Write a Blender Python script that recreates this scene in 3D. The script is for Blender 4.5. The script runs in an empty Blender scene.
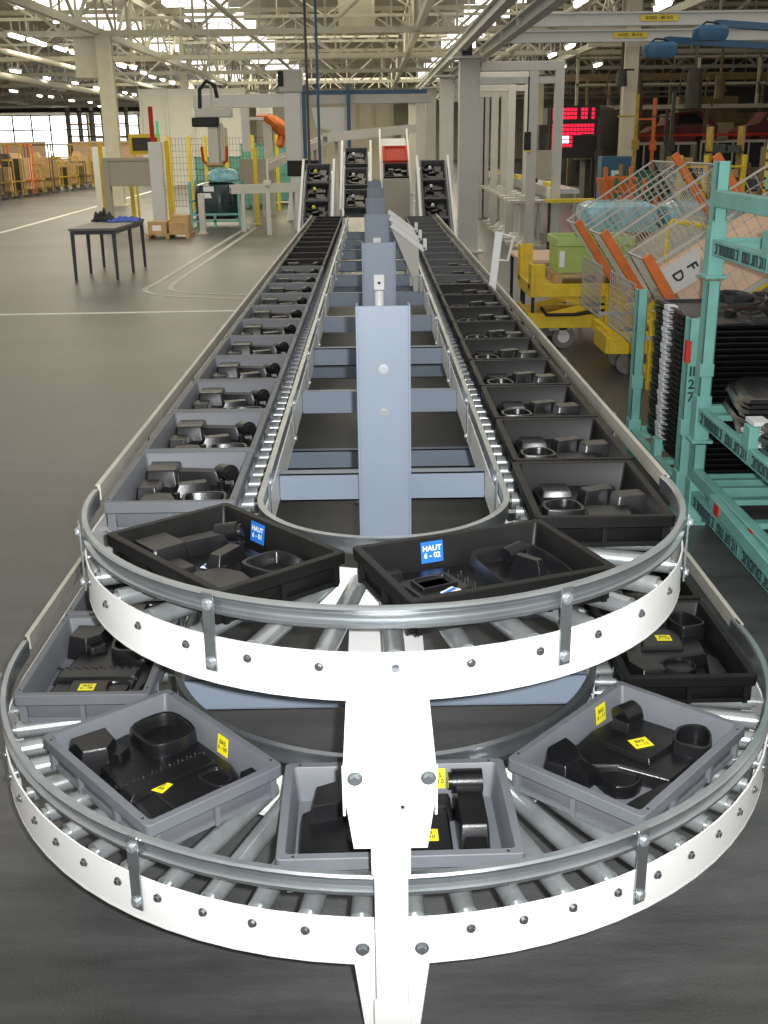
import bpy, math, random
from mathutils import Vector, Matrix
random.seed(7)
PI = math.pi
D = bpy.data
SC = bpy.context.scene
COL = SC.collection

# ------------------------------------------------------------------ camera, light, exposure
CAM_H = 2.05
PITCH, YAW, ROLL, FPX = math.radians(19.0), math.radians(.38), math.radians(-.75), 1080.0
def make_camera():
    cam = D.cameras.new('camera'); o = D.objects.new('camera', cam); COL.objects.link(o)
    R = Vector((math.cos(YAW), -math.sin(YAW), 0)); F0 = Vector((math.sin(YAW), math.cos(YAW), 0)); Z = Vector((0, 0, 1))
    fwd = F0*math.cos(PITCH) - Z*math.sin(PITCH)
    dn = -Z*math.cos(PITCH) - F0*math.sin(PITCH)
    c, s = math.cos(ROLL), math.sin(ROLL)
    r2 = R*c - dn*s
    d2 = R*s + dn*c
    m = Matrix((r2, -d2, -fwd)).transposed().to_4x4(); m.translation = (0, 0, CAM_H)
    o.matrix_world = m
    cam.sensor_fit = 'VERTICAL'; cam.sensor_height = 36; cam.lens = 36*FPX/1024
    cam.clip_end = 400; cam.clip_start = .02
    SC.camera = o
    return o
CAM = make_camera()
SC.view_settings.view_transform = 'Standard'; SC.view_settings.look = 'None'
SC.view_settings.exposure = 0.0; SC.view_settings.gamma = 1.0; SC.view_settings.use_curve_mapping = False

W = D.worlds.new('daylight'); SC.world = W; W.use_nodes = True
W.node_tree.nodes['Background'].inputs[0].default_value = (1.0, .965, .90, 1)
W.node_tree.nodes['Background'].inputs[1].default_value = .60

def area(name, loc, rot, sx, sy, power, col=(1, .93, .8)):
    l = D.lights.new(name, 'AREA'); l.shape = 'RECTANGLE'; l.size = sx; l.size_y = sy; l.energy = power; l.color = col
    o = D.objects.new(name, l); o.location = loc; o.rotation_euler = rot; COL.objects.link(o); return o
# the camera's own flash, just right of the lens
def flash():
    l = D.lights.new('camera_flash', 'SPOT'); l.energy = 700; l.color = (.97, .98, 1.0); l.spot_size = math.radians(75); l.spot_blend = .6; l.shadow_soft_size = .02
    o = D.objects.new('camera_flash', l); COL.objects.link(o)
    o.location = (.07, .02, CAM_H+.03); o.rotation_euler = (math.radians(90-14), 0, math.radians(-.4))
flash()
# added area lights under the roof that fill the hall, bay by bay
for yy, pw in ((22, 380), (33, 650), (44, 1100), (51, 1200), (67, 1500), (86, 1900), (103, 1900)):
    area('hall_fill_light', (-4, yy, 5.35), (0, 0, 0), 18, 4, pw*.75, (1, .88, .62))
    area('truss_fill_light', (-4, yy+1, 7.75), (0, 0, 0), 26, 4, pw*.55, (1, .95, .80))  # added above the trusses to brighten them and the roof space
area('hall_fill_light', (-22, 60, 4.95), (0, 0, 0), 16, 60, 2600, (1, .9, .7))  # added fill over the left side of the hall
area('hall_fill_light', (14, 45, 5.4), (0, 0, 0), 12, 40, 240, (1, .84, .58))  # weak added fill over the production line on the right

# ------------------------------------------------------------------ materials
def mat(name, col, rough=.5, metal=0.0, noise=0.0, nscale=20, bump=0.0, bscale=120, spec=.5, coat=0.0, emit=None, estr=0, alpha=1):
    m = D.materials.new(name); m.use_nodes = True; nt = m.node_tree; b = nt.nodes['Principled BSDF']
    b.inputs['Base Color'].default_value = (*col, 1); b.inputs['Roughness'].default_value = rough; b.inputs['Metallic'].default_value = metal
    b.inputs['Specular IOR Level'].default_value = spec; b.inputs['Coat Weight'].default_value = coat
    if emit: b.inputs['Emission Color'].default_value = (*emit, 1); b.inputs['Emission Strength'].default_value = estr
    tc = nt.nodes.new('ShaderNodeTexCoord')
    n = nt.nodes.new('ShaderNodeTexNoise'); n.inputs['Scale'].default_value = nscale; n.inputs['Detail'].default_value = 6
    nt.links.new(tc.outputs['Object'], n.inputs['Vector'])
    if noise:
        r = nt.nodes.new('ShaderNodeMapRange'); r.inputs['From Min'].default_value = .3; r.inputs['From Max'].default_value = .7
        r.inputs['To Min'].default_value = 1-noise; r.inputs['To Max'].default_value = 1+noise
        nt.links.new(n.outputs['Fac'], r.inputs['Value'])
        mx = nt.nodes.new('ShaderNodeVectorMath'); mx.operation = 'SCALE'; mx.inputs[0].default_value = col
        nt.links.new(r.outputs[0], mx.inputs['Scale']); nt.links.new(mx.outputs[0], b.inputs['Base Color'])
    if bump:
        n2 = nt.nodes.new('ShaderNodeTexNoise'); n2.inputs['Scale'].default_value = bscale; n2.inputs['Detail'].default_value = 3
        nt.links.new(tc.outputs['Object'], n2.inputs['Vector'])
        bp = nt.nodes.new('ShaderNodeBump'); bp.inputs['Strength'].default_value = bump; bp.inputs['Distance'].default_value = .004
        nt.links.new(n2.outputs['Fac'], bp.inputs['Height']); nt.links.new(bp.outputs[0], b.inputs['Normal'])
    return m
M = {}
M['bin_grey'] = mat('grey_plastic', (.137, .146, .160), .5, noise=.06, nscale=9, bump=.08, bscale=300)
M['bin_black'] = mat('black_plastic', (.0065, .0062, .006), .45, noise=.2, nscale=12, bump=.08, bscale=300, spec=.28)
M['bin_dark'] = mat('dark_grey_plastic', (.07, .072, .078), .5, noise=.1, nscale=12)
M['trim'] = mat('moulded_black_plastic', (.008, .008, .009), .27, noise=.2, nscale=10, bump=.12, bscale=260)
M['trimg'] = mat('grained_black_plastic', (.012, .012, .012), .34, bump=.9, bscale=170)
M['hole'] = mat('hole_dark', (.01, .01, .01), .8)
M['galv'] = mat('galvanised_steel', (.50, .54, .56), .30, .92, noise=.14, nscale=6)
M['zinc'] = mat('zinc_plated', (.58, .62, .64), .3, .75, noise=.1, nscale=40)
M['galv_refl'] = mat('galvanised_hall_reflection', (.60, .58, .50), .5, .45, noise=.1, nscale=5)  # galvanised steel with the hall's reflection put into a paler, warmer colour
M['bolt'] = mat('dark_bolt_steel', (.22, .23, .24), .35, .8)
M['strap'] = mat('strap_steel', (.36, .39, .40), .36, .85, noise=.12, nscale=12)
M['roller'] = mat('roller_steel', (.47, .50, .50), .28, .7, noise=.18, nscale=14)
M['white'] = mat('white_paint', (.82, .82, .80), .38, noise=.02, nscale=4)
M['cream'] = mat('cream_paint', (.66, .62, .50), .5, noise=.06, nscale=3)
M['pale'] = mat('pale_grey_paint', (.58, .57, .52), .5, noise=.05, nscale=3)
M['beige'] = mat('beige_panel', (.46, .42, .33), .6, noise=.05, nscale=2)
M['blue_grey'] = mat('blue_grey_paint', (.235, .285, .355), .42, noise=.03, nscale=5)
M['teal'] = mat('teal_paint', (.20, .48, .42), .45, noise=.12, nscale=8)
M['stencil'] = mat('stencil_dark', (.02, .05, .05), .7)
M['red'] = mat('red_reflector', (.6, .03, .02), .4)
M['yellow'] = mat('yellow_paint', (.80, .58, .03), .45, noise=.1, nscale=10)
M['yold'] = mat('worn_yellow_paint', (.42, .28, .05), .55, noise=.3, nscale=6)
M['ylabel'] = mat('yellow_label', (.86, .76, .02), .5)
M['blabel'] = mat('blue_label', (.02, .16, .55), .4)
M['ink'] = mat('label_ink', (.02, .02, .02), .6)
M['inkw'] = mat('label_white', (.85, .87, .9), .5)
M['orange'] = mat('orange_paint', (.62, .15, .02), .5, noise=.15, nscale=9)
M['wire'] = mat('wire_grey', (.50, .49, .44), .45, .4)
M['peach'] = mat('peach_board', (.72, .50, .34), .7, noise=.06, nscale=5)
M['wood'] = mat('pallet_wood', (.50, .33, .16), .75, noise=.25, nscale=14)
M['card'] = mat('cardboard', (.50, .34, .17), .8, noise=.1, nscale=8)
M['green'] = mat('green_crate', (.42, .55, .16), .5, noise=.05, nscale=8)
M['dgreen'] = mat('dark_green_paint', (.03, .13, .07), .5)
M['rubber'] = mat('grey_rubber', (.20, .19, .18), .7)
M['black'] = mat('black_matt', (.014, .014, .014), .6)
M['film'] = mat('blue_film', (.26, .55, .62), .25, noise=.3, nscale=8, bump=.8, bscale=14, coat=.4)
M['dfilm'] = mat('dark_teal_film', (.010, .035, .038), .2, noise=.4, nscale=6, bump=.9, bscale=12, coat=.5)
M['blue'] = mat('blue_fabric', (.03, .09, .42), .8, noise=.25, nscale=20, bump=.5, bscale=30)
M['bluep'] = mat('blue_paint', (.035, .12, .23), .45)
M['redp'] = mat('red_paint', (.52, .028, .005), .65, noise=.1, nscale=5)
M['dred'] = mat('dark_red_paint', (.20, .015, .015), .4, noise=.3, nscale=2)
M['brown'] = mat('brown_steel', (.14, .10, .05), .6, noise=.3, nscale=2)
M['dark'] = mat('dark_steel', (.05, .045, .035), .6, noise=.3, nscale=3)
M['tabletop'] = mat('table_top', (.20, .19, .17), .5, noise=.15, nscale=6)
M['leg'] = mat('dark_leg', (.07, .075, .08), .5)
M['foam'] = mat('white_foam', (.75, .76, .78), .6)
M['lamp'] = mat('fluorescent_tube', (.9, .9, .9), .5, emit=(1, .95, .85), estr=7)
M['sky'] = mat('skylight_pane', (.9, .9, .9), .3, emit=(1, .98, .92), estr=2.0)
M['winlit'] = mat('daylit_window_pane', (.9, .9, .9), .3, emit=(.96, 1, .97), estr=3.0)
M['redlit'] = mat('red_lit_cell', (.5, .01, .03), .4, emit=(1, .01, .06), estr=.95)
M['hotlit'] = mat('bright_lit_cell', (.9, .6, .6), .4, emit=(1, .62, .72), estr=2.2)
M['greenlit'] = mat('green_signal', (.05, .5, .2), .4, emit=(.1, 1, .45), estr=.25)
M['line'] = mat('white_line_paint', (.78, .78, .74), .55, noise=.15, nscale=3)
M['worn'] = mat('worn_line_paint', (.40, .40, .38), .5, noise=.2, nscale=5)

def floor_mat():
    m = D.materials.new('painted_concrete'); m.use_nodes = True; nt = m.node_tree; b = nt.nodes['Principled BSDF']
    tc = nt.nodes.new('ShaderNodeTexCoord')
    n = nt.nodes.new('ShaderNodeTexNoise'); n.inputs['Scale'].default_value = .35; n.inputs['Detail'].default_value = 8
    n2 = nt.nodes.new('ShaderNodeTexNoise'); n2.inputs['Scale'].default_value = 110; n2.inputs['Detail'].default_value = 3
    n3 = nt.nodes.new('ShaderNodeTexNoise'); n3.inputs['Scale'].default_value = 1.5; n3.inputs['Detail'].default_value = 10; n3.inputs['Roughness'].default_value = .7
    mp = nt.nodes.new('ShaderNodeMapping'); mp.inputs['Scale'].default_value = (1, 5, 1); mp.inputs['Rotation'].default_value = (0, 0, .25)
    nt.links.new(tc.outputs['Object'], mp.inputs[0]); nt.links.new(mp.outputs[0], n3.inputs['Vector'])
    for q in (n, n2): nt.links.new(tc.outputs['Object'], q.inputs['Vector'])
    r = nt.nodes.new('ShaderNodeValToRGB'); r.color_ramp.elements[0].position = .35; r.color_ramp.elements[1].position = .68
    r.color_ramp.elements[0].color = (.070, .071, .071, 1); r.color_ramp.elements[1].color = (.125, .126, .124, 1)
    nt.links.new(n.outputs['Fac'], r.inputs[0])
    r3 = nt.nodes.new('ShaderNodeMapRange'); r3.inputs['From Min'].default_value = .35; r3.inputs['From Max'].default_value = .7; r3.inputs['To Min'].default_value = .70; r3.inputs['To Max'].default_value = 1.36
    nt.links.new(n3.outputs['Fac'], r3.inputs['Value'])
    sc = nt.nodes.new('ShaderNodeVectorMath'); sc.operation = 'SCALE'
    nt.links.new(r.outputs[0], sc.inputs[0]); nt.links.new(r3.outputs[0], sc.inputs['Scale'])
    nt.links.new(sc.outputs[0], b.inputs['Base Color'])
    rr = nt.nodes.new('ShaderNodeMapRange'); rr.inputs['To Min'].default_value = .24; rr.inputs['To Max'].default_value = .46
    nt.links.new(n3.outputs['Fac'], rr.inputs['Value']); nt.links.new(rr.outputs[0], b.inputs['Roughness'])
    bp = nt.nodes.new('ShaderNodeBump'); bp.inputs['Strength'].default_value = .55; bp.inputs['Distance'].default_value = .0035
    nt.links.new(n2.outputs['Fac'], bp.inputs['Height']); nt.links.new(bp.outputs[0], b.inputs['Normal'])
    return m
M['floor'] = floor_mat()

# ------------------------------------------------------------------ mesh helpers
def chaikin(P, r=.24):
    Q = []
    for a, b in zip(P, P[1:]+P[:1]): Q += [(a[0]+(b[0]-a[0])*r, a[1]+(b[1]-a[1])*r), (b[0]-(b[0]-a[0])*r, b[1]-(b[1]-a[1])*r)]
    return Q
class MB:
    def __init__(s): s.v = []; s.f = []; s.sm = []; s.mi = []; s.m = 0
    def add(s, vs, fs, smooth=False):
        k = len(s.v); s.v += [tuple(p) for p in vs]
        for f in fs: s.f.append([i+k for i in f]); s.sm.append(smooth); s.mi.append(s.m)
        return s
    def box(s, c, d, R=None):
        hx, hy, hz = d[0]/2, d[1]/2, d[2]/2
        vs = [Vector((x, y, z)) for z in (-hz, hz) for y in (-hy, hy) for x in (-hx, hx)]
        if R is not None: vs = [R @ p for p in vs]
        c = Vector(c)
        return s.add([p+c for p in vs], [(0, 2, 3, 1), (4, 5, 7, 6), (0, 1, 5, 4), (2, 6, 7, 3), (0, 4, 6, 2), (1, 3, 7, 5)])
    def b2(s, x0, y0, z0, x1, y1, z1): return s.box(((x0+x1)/2, (y0+y1)/2, (z0+z1)/2), (abs(x1-x0), abs(y1-y0), abs(z1-z0)))
    def bar(s, p, q, w, h=None, up=(0, 0, 1)):
        p, q = Vector(p), Vector(q); d = q-p; L = d.length; y = d.normalized(); up = Vector(up)
        if abs(y.dot(up)) > .98: up = Vector((1, 0, 0))
        x = y.cross(up).normalized(); z = x.cross(y)
        R = Matrix((x, y, z)).transposed()
        return s.box((p+q)/2, (w, L, h or w), R)
    def cyl(s, p, q, r0, r1=None, n=12, cap=True):
        p, q = Vector(p), Vector(q); r1 = r0 if r1 is None else r1
        d = (q-p).normalized(); a = Vector((1, 0, 0)) if abs(d.x) < .9 else Vector((0, 1, 0))
        u = d.cross(a).normalized(); w = d.cross(u)
        A = [p+(u*math.cos(2*PI*i/n)+w*math.sin(2*PI*i/n))*r0 for i in range(n)]
        B = [q+(u*math.cos(2*PI*i/n)+w*math.sin(2*PI*i/n))*r1 for i in range(n)]
        s.add(A+B, [(i, (i+1) % n, n+(i+1) % n, n+i) for i in range(n)], True)
        if cap: s.add(A, [tuple(range(n))[::-1]]); s.add(B, [tuple(range(n))])
        return s
    def tube(s, pts, r, n=8):
        pts = [Vector(p) for p in pts]; rings = []; pu = None
        for i, p in enumerate(pts):
            d = (pts[min(i+1, len(pts)-1)]-pts[max(i-1, 0)]).normalized()
            if pu is None: a = Vector((0, 0, 1)) if abs(d.z) < .9 else Vector((1, 0, 0)); u = d.cross(a).normalized()
            else: u = (pu-d*pu.dot(d)).normalized()
            pu = u; w = d.cross(u)
            rings.append([p+(u*math.cos(2*PI*k/n)+w*math.sin(2*PI*k/n))*r for k in range(n)])
        return s.loft(rings, True)
    def loft(s, rings, smooth=False, cap0=True, cap1=True):
        n = len(rings[0]); vs = [p for r in rings for p in r]; fs = []
        for k in range(len(rings)-1):
            for i in range(n):
                j = (i+1) % n; fs.append((k*n+i, k*n+j, (k+1)*n+j, (k+1)*n+i))
        s.add(vs, fs, smooth)
        if cap0: s.add(rings[0], [tuple(range(n))[::-1]])
        if cap1: s.add(rings[-1], [tuple(range(n))])
        return s
    def prism(s, poly, z0, z1, top=.8, ch=.006, smooth=False):
        if smooth: poly = chaikin(poly, .2)
        c = [sum(p[i] for p in poly)/len(poly) for i in (0, 1)]
        def ring(k, z, off=0): return [(c[0]+(p[0]-c[0])*k, c[1]+(p[1]-c[1])*k, z) for p in poly]
        return s.loft([ring(1, z0), ring(top, z1-ch), ring(top*.94, z1)])
    def pocket(s, poly, z0, z1, wall=.82, depth=.03, top=.95):
        poly = chaikin(poly)
        c = [sum(p[i] for p in poly)/len(poly) for i in (0, 1)]
        def ring(k, z): return [(c[0]+(p[0]-c[0])*k, c[1]+(p[1]-c[1])*k, z) for p in poly]
        return s.loft([ring(1, z0), ring(top, z1-.004), ring(top*.98, z1), ring(wall*1.02, z1), ring(wall, z1-.004), ring(wall*.9, z1-depth)])
    def sweep(s, path, prof, smooth=True):
        # path: list of (pos, outward normal); prof: list of (n, z) closed
        rings = [[Vector(p)+Vector(nn)*a+Vector((0, 0, b)) for a, b in prof] for p, nn in path]
        return s.loft(rings, False)
    def build(s, name, m, parent=None, bevel=0, loc=None, rot=None):
        me = D.meshes.new(name); me.from_pydata(s.v, [], s.f)
        for k in (m if isinstance(m, (list, tuple)) else [m]): me.materials.append(M[k])
        me.polygons.foreach_set('use_smooth', [True]*len(s.f)); me.set_sharp_from_angle(angle=math.radians(34)); me.polygons.foreach_set('material_index', s.mi); me.update()
        o = D.objects.new(name, me); COL.objects.link(o)
        if loc is not None: o.location = loc
        if rot is not None: o.rotation_euler = rot
        if parent is not None: o.parent = parent
        if bevel:
            b = o.modifiers.new('edge', 'BEVEL'); b.width = bevel; b.segments = 2; b.limit_method = 'ANGLE'; b.angle_limit = .6
        return o
def tag(o, label, cat, group=None, kind=None):
    o['label'] = label; o['category'] = cat
    if group: o['group'] = group
    if kind: o['kind'] = kind
    return o
def thing(name, label, cat, loc=(0, 0, 0), rz=0, group=None):
    o = D.objects.new(name, None); COL.objects.link(o); o.location = loc; o.rotation_euler = (0, 0, rz)
    o.empty_display_size = .1
    return tag(o, label, cat, group)
def struct(o): o['kind'] = 'structure'; return o
def dup(root, loc, rz, label=None, group=None):
    r = root.copy(); COL.objects.link(r); r.location = loc; r.rotation_euler = (0, 0, rz) if not isinstance(rz, (tuple, list)) else rz
    if label: r['label'] = label
    if group: r['group'] = group
    for ch in list(root.children):
        c = ch.copy(); COL.objects.link(c); c.parent = r
        for g in list(ch.children):
            d = g.copy(); COL.objects.link(d); d.parent = c
    return r
ORD = ['first', 'second', 'third', 'fourth', 'fifth', 'sixth', 'seventh', 'eighth', 'ninth', 'tenth', 'eleventh', 'twelfth', 'thirteenth', 'fourteenth', 'fifteenth', 'sixteenth', 'seventeenth', 'eighteenth', 'nineteenth', 'twentieth', 'twenty-first', 'twenty-second', 'twenty-third', 'twenty-fourth', 'twenty-fifth', 'twenty-sixth', 'twenty-seventh', 'twenty-eighth', 'twenty-ninth', 'thirtieth', 'thirty-first', 'thirty-second']
_tc = {}
def text_mesh(lines, size):
    key = (tuple(lines), size)
    if key in _tc: return _tc[key]
    cu = D.curves.new('lettering', 'FONT'); cu.body = '\n'.join(lines); cu.size = size; cu.align_x = 'CENTER'; cu.align_y = 'CENTER'; cu.space_line = .95; cu.offset = size*.025; cu.resolution_u = 2
    t = D.objects.new('tmp_text', cu); COL.objects.link(t)
    dg = bpy.context.evaluated_depsgraph_get(); dg.update()
    me = D.meshes.new_from_object(t.evaluated_get(dg)); D.objects.remove(t); me.name = 'lettering'
    _tc[key] = me
    return me
def lettering(lines, size, m, parent, loc, rot):
    me = text_mesh(lines, size).copy(); me.materials.clear(); me.materials.append(M[m])
    o = D.objects.new('lettering', me); COL.objects.link(o); o.parent = parent; o.location = loc; o.rotation_euler = rot
    return o
def sticker(parent, lines, w, h, m, ink, loc, rot, size):
    b = MB(); b.box((0, 0, .0006), (w, h, .0012))
    st = b.build('label_sticker', m, parent, loc=loc, rot=rot)
    st['label'] = ('blue' if m == 'blabel' else 'yellow')+' label sticker'
    lettering(lines, size, ink, st, (0, 0, .0016), (0, 0, 0))
    return st

# ------------------------------------------------------------------ the hall
floor = MB(); floor.b2(-60, -8, -.1, 32, 122, 0); struct(floor.build('floor', 'floor'))
def fline(pts, w, m='line', name='floor_marking'):
    b = MB()
    for (p, q) in zip(pts[:-1], pts[1:]): b.bar((*p, .002), (*q, .002), w, .004)
    struct(b.build(name, m))
fline([(-30, 13.45), (-1.3, 13.98)], .11)
fline([(-30, 27.5-17.5), (-30.2, 10.4)], .1)
fline([(-20, 12.4), (-9.2, 27.5), (-9.6, 40), (-10.2, 60)], .16)
for x in (-13.5,): 
    for k in range(9): fline([(x-.9*k-6, 42+.9*k), (x-.9*k-2.2, 44+.9*k)], .35)
def arc(cx, cy, r, a0, a1, n=8): return [(cx+r*math.cos(math.radians(a0+(a1-a0)*k/n)), cy+r*math.sin(math.radians(a0+(a1-a0)*k/n))) for k in range(n+1)]
fline([(-3.2, 28), (-3.35, 17)] + arc(-2.3, 16.4, 1.1, 180, 262) + [(-1.2, 14.85)], .09, 'worn')
fline([(-2.95, 28), (-3.08, 17)] + arc(-2.2, 16.5, .85, 180, 262) + [(-1.2, 15.25)], .09, 'worn')

b = MB(); b.b2(-60, 24, 8.0, 32, 122, 8.2); struct(b.build('ceiling', 'beige'))
b = MB(); b.b2(-60, 120, 0, 32, 120.3, 8); struct(b.build('wall_back', 'beige'))
b = MB(); b.b2(-60.3, 20, 0, -60, 122, 8.2); struct(b.build('wall_left', 'beige'))
b = MB(); b.b2(30, 20, 0, 30.3, 122, 8.2); struct(b.build('wall_right', 'dark'))
# daylit windows in the end wall
def window(n, x0, x1, z0, z1, nx, nz, skip=()):
    f = MB(); g = MB(); y = 119.6
    for i in range(nx+1): f.b2(x0+(x1-x0)*i/nx-.07, y-.1, z0, x0+(x1-x0)*i/nx+.07, y+.1, z1)
    for k in range(nz+1): f.b2(x0, y-.1, z0+(z1-z0)*k/nz-.06, x1, y+.1, z0+(z1-z0)*k/nz+.06)
    g.b2(x0, y, z0, x1, y+.08, z1)
    fo = struct(f.build('window_%d' % n, 'brown')); g.build('pane', 'winlit', fo)
window(1, -43, -29.5, .6, 4.9, 7, 3)
window(2, -28.8, -24.2, .4, 4.9, 2, 4)
window(3, -21.6, -14.6, .8, 4.9, 5, 4)

# roof trusses across the hall and along it
def truss(p, q, z0, z1, step, m='cream', w=.16, ww=.09):
    p, q = Vector((*p, 0)), Vector((*q, 0)); L = (q-p).length; d = (q-p)/L; n = max(2, round(L/step)); b = MB()
    at = lambda t, z: p+d*t+Vector((0, 0, z))
    b.bar(at(0, z0), at(L, z0), w, w*1.1); b.bar(at(0, z1), at(L, z1), w, w*1.1)
    for k in range(n):
        t0, t1 = L*k/n, L*(k+1)/n
        if k % 2: b.bar(at(t0, z1), at(t1, z0), ww)
        else: b.bar(at(t0, z0), at(t1, z1), ww)
        b.bar(at(t0, z0), at(t0, z1), ww*.8)
    return struct(b.build('roof_beam', m))
for yy in (28, 39, 50, 61, 72, 83, 94, 105): truss((-45, yy), (29, yy), 5.5, 7.3, 2.2)
for xx in (-31, -20, -9, 1.6, 9.0): truss((xx, 20), (xx, 118), 5.55, 7.2, 2.75, w=.2)
for yy in (44.5, 55.5, 66.5): truss((-45, yy), (29, yy), 6.5, 7.6, 1.8, w=.1, ww=.06)
# glazing of the roof, one lit run per bay
k = 0
for yy in (47, 52.5, 58, 63.5, 69, 80, 91, 102):
    for (x0, x1) in ((-14, -11.2), (-8.2, -5.6), (-4.8, -2.2), (.6, 3.0), (4.2, 6.2)):
        k += 1
        if (k*7) % 5 in (1, 3): continue
        b = MB(); b.bar(((x0+x1)/2-(x1-x0)/2, yy, 7.35), ((x0+x1)/2+(x1-x0)/2, yy, 7.35), .5, .5)
        b = MB(); b.box(((x0+x1)/2, yy, 7.4), (x1-x0, .08, .62), Matrix.Rotation(-.5, 3, 'X'))
        struct(b.build('roof_window', 'sky'))
# columns
def column(x, y, w, d, z1, m='cream', name='column'):
    b = MB(); b.b2(x-w/2, y-d/2, 0, x+w/2, y-d/2+.03, z1); b.b2(x-w/2, y+d/2-.03, 0, x+w/2, y+d/2, z1); b.b2(x-w*.42, y-d/2+.03, 0, x+w*.42, y+d/2-.03, z1)
    b.b2(x-w*.8, y-d*.8, 0, x+w*.8, y+d*.8, .05)
    return struct(b.build(name, m))
column(-8.82, 39, .46, .5, 5.5); column(-9.75, 61, .36, .4, 5.5); column(-20, 61, .4, .4, 5.5); column(-9, 83, .4, .4, 5.5)
column(8.6, 38.5, .46, .4, 7.3); column(8.9, 61, .4, .4, 5.5)

# fluorescent lamps hanging under the roof in rows
def fluorescent(x, y, z, L, row, i):
    t = thing('ceiling_lamp', '%s lit fluorescent tube lamp in the %s lamp row under the roof' % (ORD[i], row), 'lamp', (x, y, z), 0, 'fluorescent lamps under the roof')
    h = MB(); h.b2(-.12, -L/2, .04, .12, L/2, .12); h.b2(-.02, -L*.35, .12, .02, -L*.33, .5); h.b2(-.02, L*.33, .12, .02, L*.35, .5); h.build('housing', 'pale', t)
    g = MB(); g.cyl((0, -L/2+.03, 0), (0, L/2-.03, 0), .07, n=8); g.build('tube', 'lamp', t)
def inv_y(u, v, z):  # row helper: distance at which a lamp of height z shows on image row v
    return (z-CAM_H)*FPX/(.9455*(141-v))/.9455
for row, z, pts in (('upper left', 5.25, [(25, 36), (40, 40), (48, 43), (66, 48), (79, 52), (86, 55), (124, 65), (135, 67), (145, 72), (153, 76), (163, 79), (172, 82)]),
                    ('middle left', 5.2, [(20, 69), (50, 76), (77, 81), (98, 86), (125, 91), (134, 93), (146, 96), (155, 97), (162, 99)]),
                    ('lower left', 5.1, [(16, 88), (41, 93), (52, 94), (72, 98), (90, 100), (99, 104), (190, 87), (197, 90)])):
    for i, (u, v) in enumerate(pts):
        y = inv_y(u, v, z); y = max(20, min(112, y))
        fluorescent((u-367)*(y*.9455)/FPX, y, z, 1.3 if i % 3 == 0 else .9, row, i)
for i, (u, v) in enumerate([(562, 52), (545, 60), (608, 28), (571, 10), (652, 8), (650, 15), (696, 45), (555, 72), (590, 70), (565, 84)]):
    y = max(20, min(90, inv_y(u, v, 5.0))); fluorescent((u-367)*(y*.9455)/FPX, y, 5.0, 1.3, 'right', i)

# ------------------------------------------------------------------ conveyors
CX, CY = .02, 3.19
YEND = 16.2
def upath(r, y1, n=40, y0=None):
    P = []
    for k in range(14): y = y1+(CY-y1)*k/14; P.append(((CX-r, y, 0), (-1, 0, 0)))
    for k in range(n+1):
        a = PI+PI*k/n; P.append(((CX+r*math.cos(a), CY+r*math.sin(a), 0), (math.cos(a), math.sin(a), 0)))
    for k in range(1, 15): y = CY+(y1-CY)*k/14; P.append(((CX+r, y, 0), (1, 0, 0)))
    return P
def apath(r, a0, a1, n=48):
    return [((CX+r*math.cos(math.radians(a0+(a1-a0)*k/n)), CY+r*math.sin(math.radians(a0+(a1-a0)*k/n)), 0), (math.cos(math.radians(a0+(a1-a0)*k/n)), math.sin(math.radians(a0+(a1-a0)*k/n)), 0)) for k in range(n+1)]
CPROF = [(-.004, -.055), (.012, -.055), (.016, -.050), (.016, -.043), (.010, -.039), (.004, -.036), (.002, -.028), (.004, -.020), (.010, -.016), (.016, -.012), (.018, -.005), (.013, 0), (-.002, 0), (-.006, -.006)]
def strip(z0, z1, t): return [(-t/2, z0), (t/2, z0), (t/2, z1), (-t/2, z1)]
def bolt_mb(b, p, n, r=.010, h=.009):
    p, n = Vector(p), Vector(n).normalized(); b.cyl(p, p+n*.003, r*1.5, n=12); b.cyl(p+n*.003, p+n*h, r, n=6)

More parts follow.
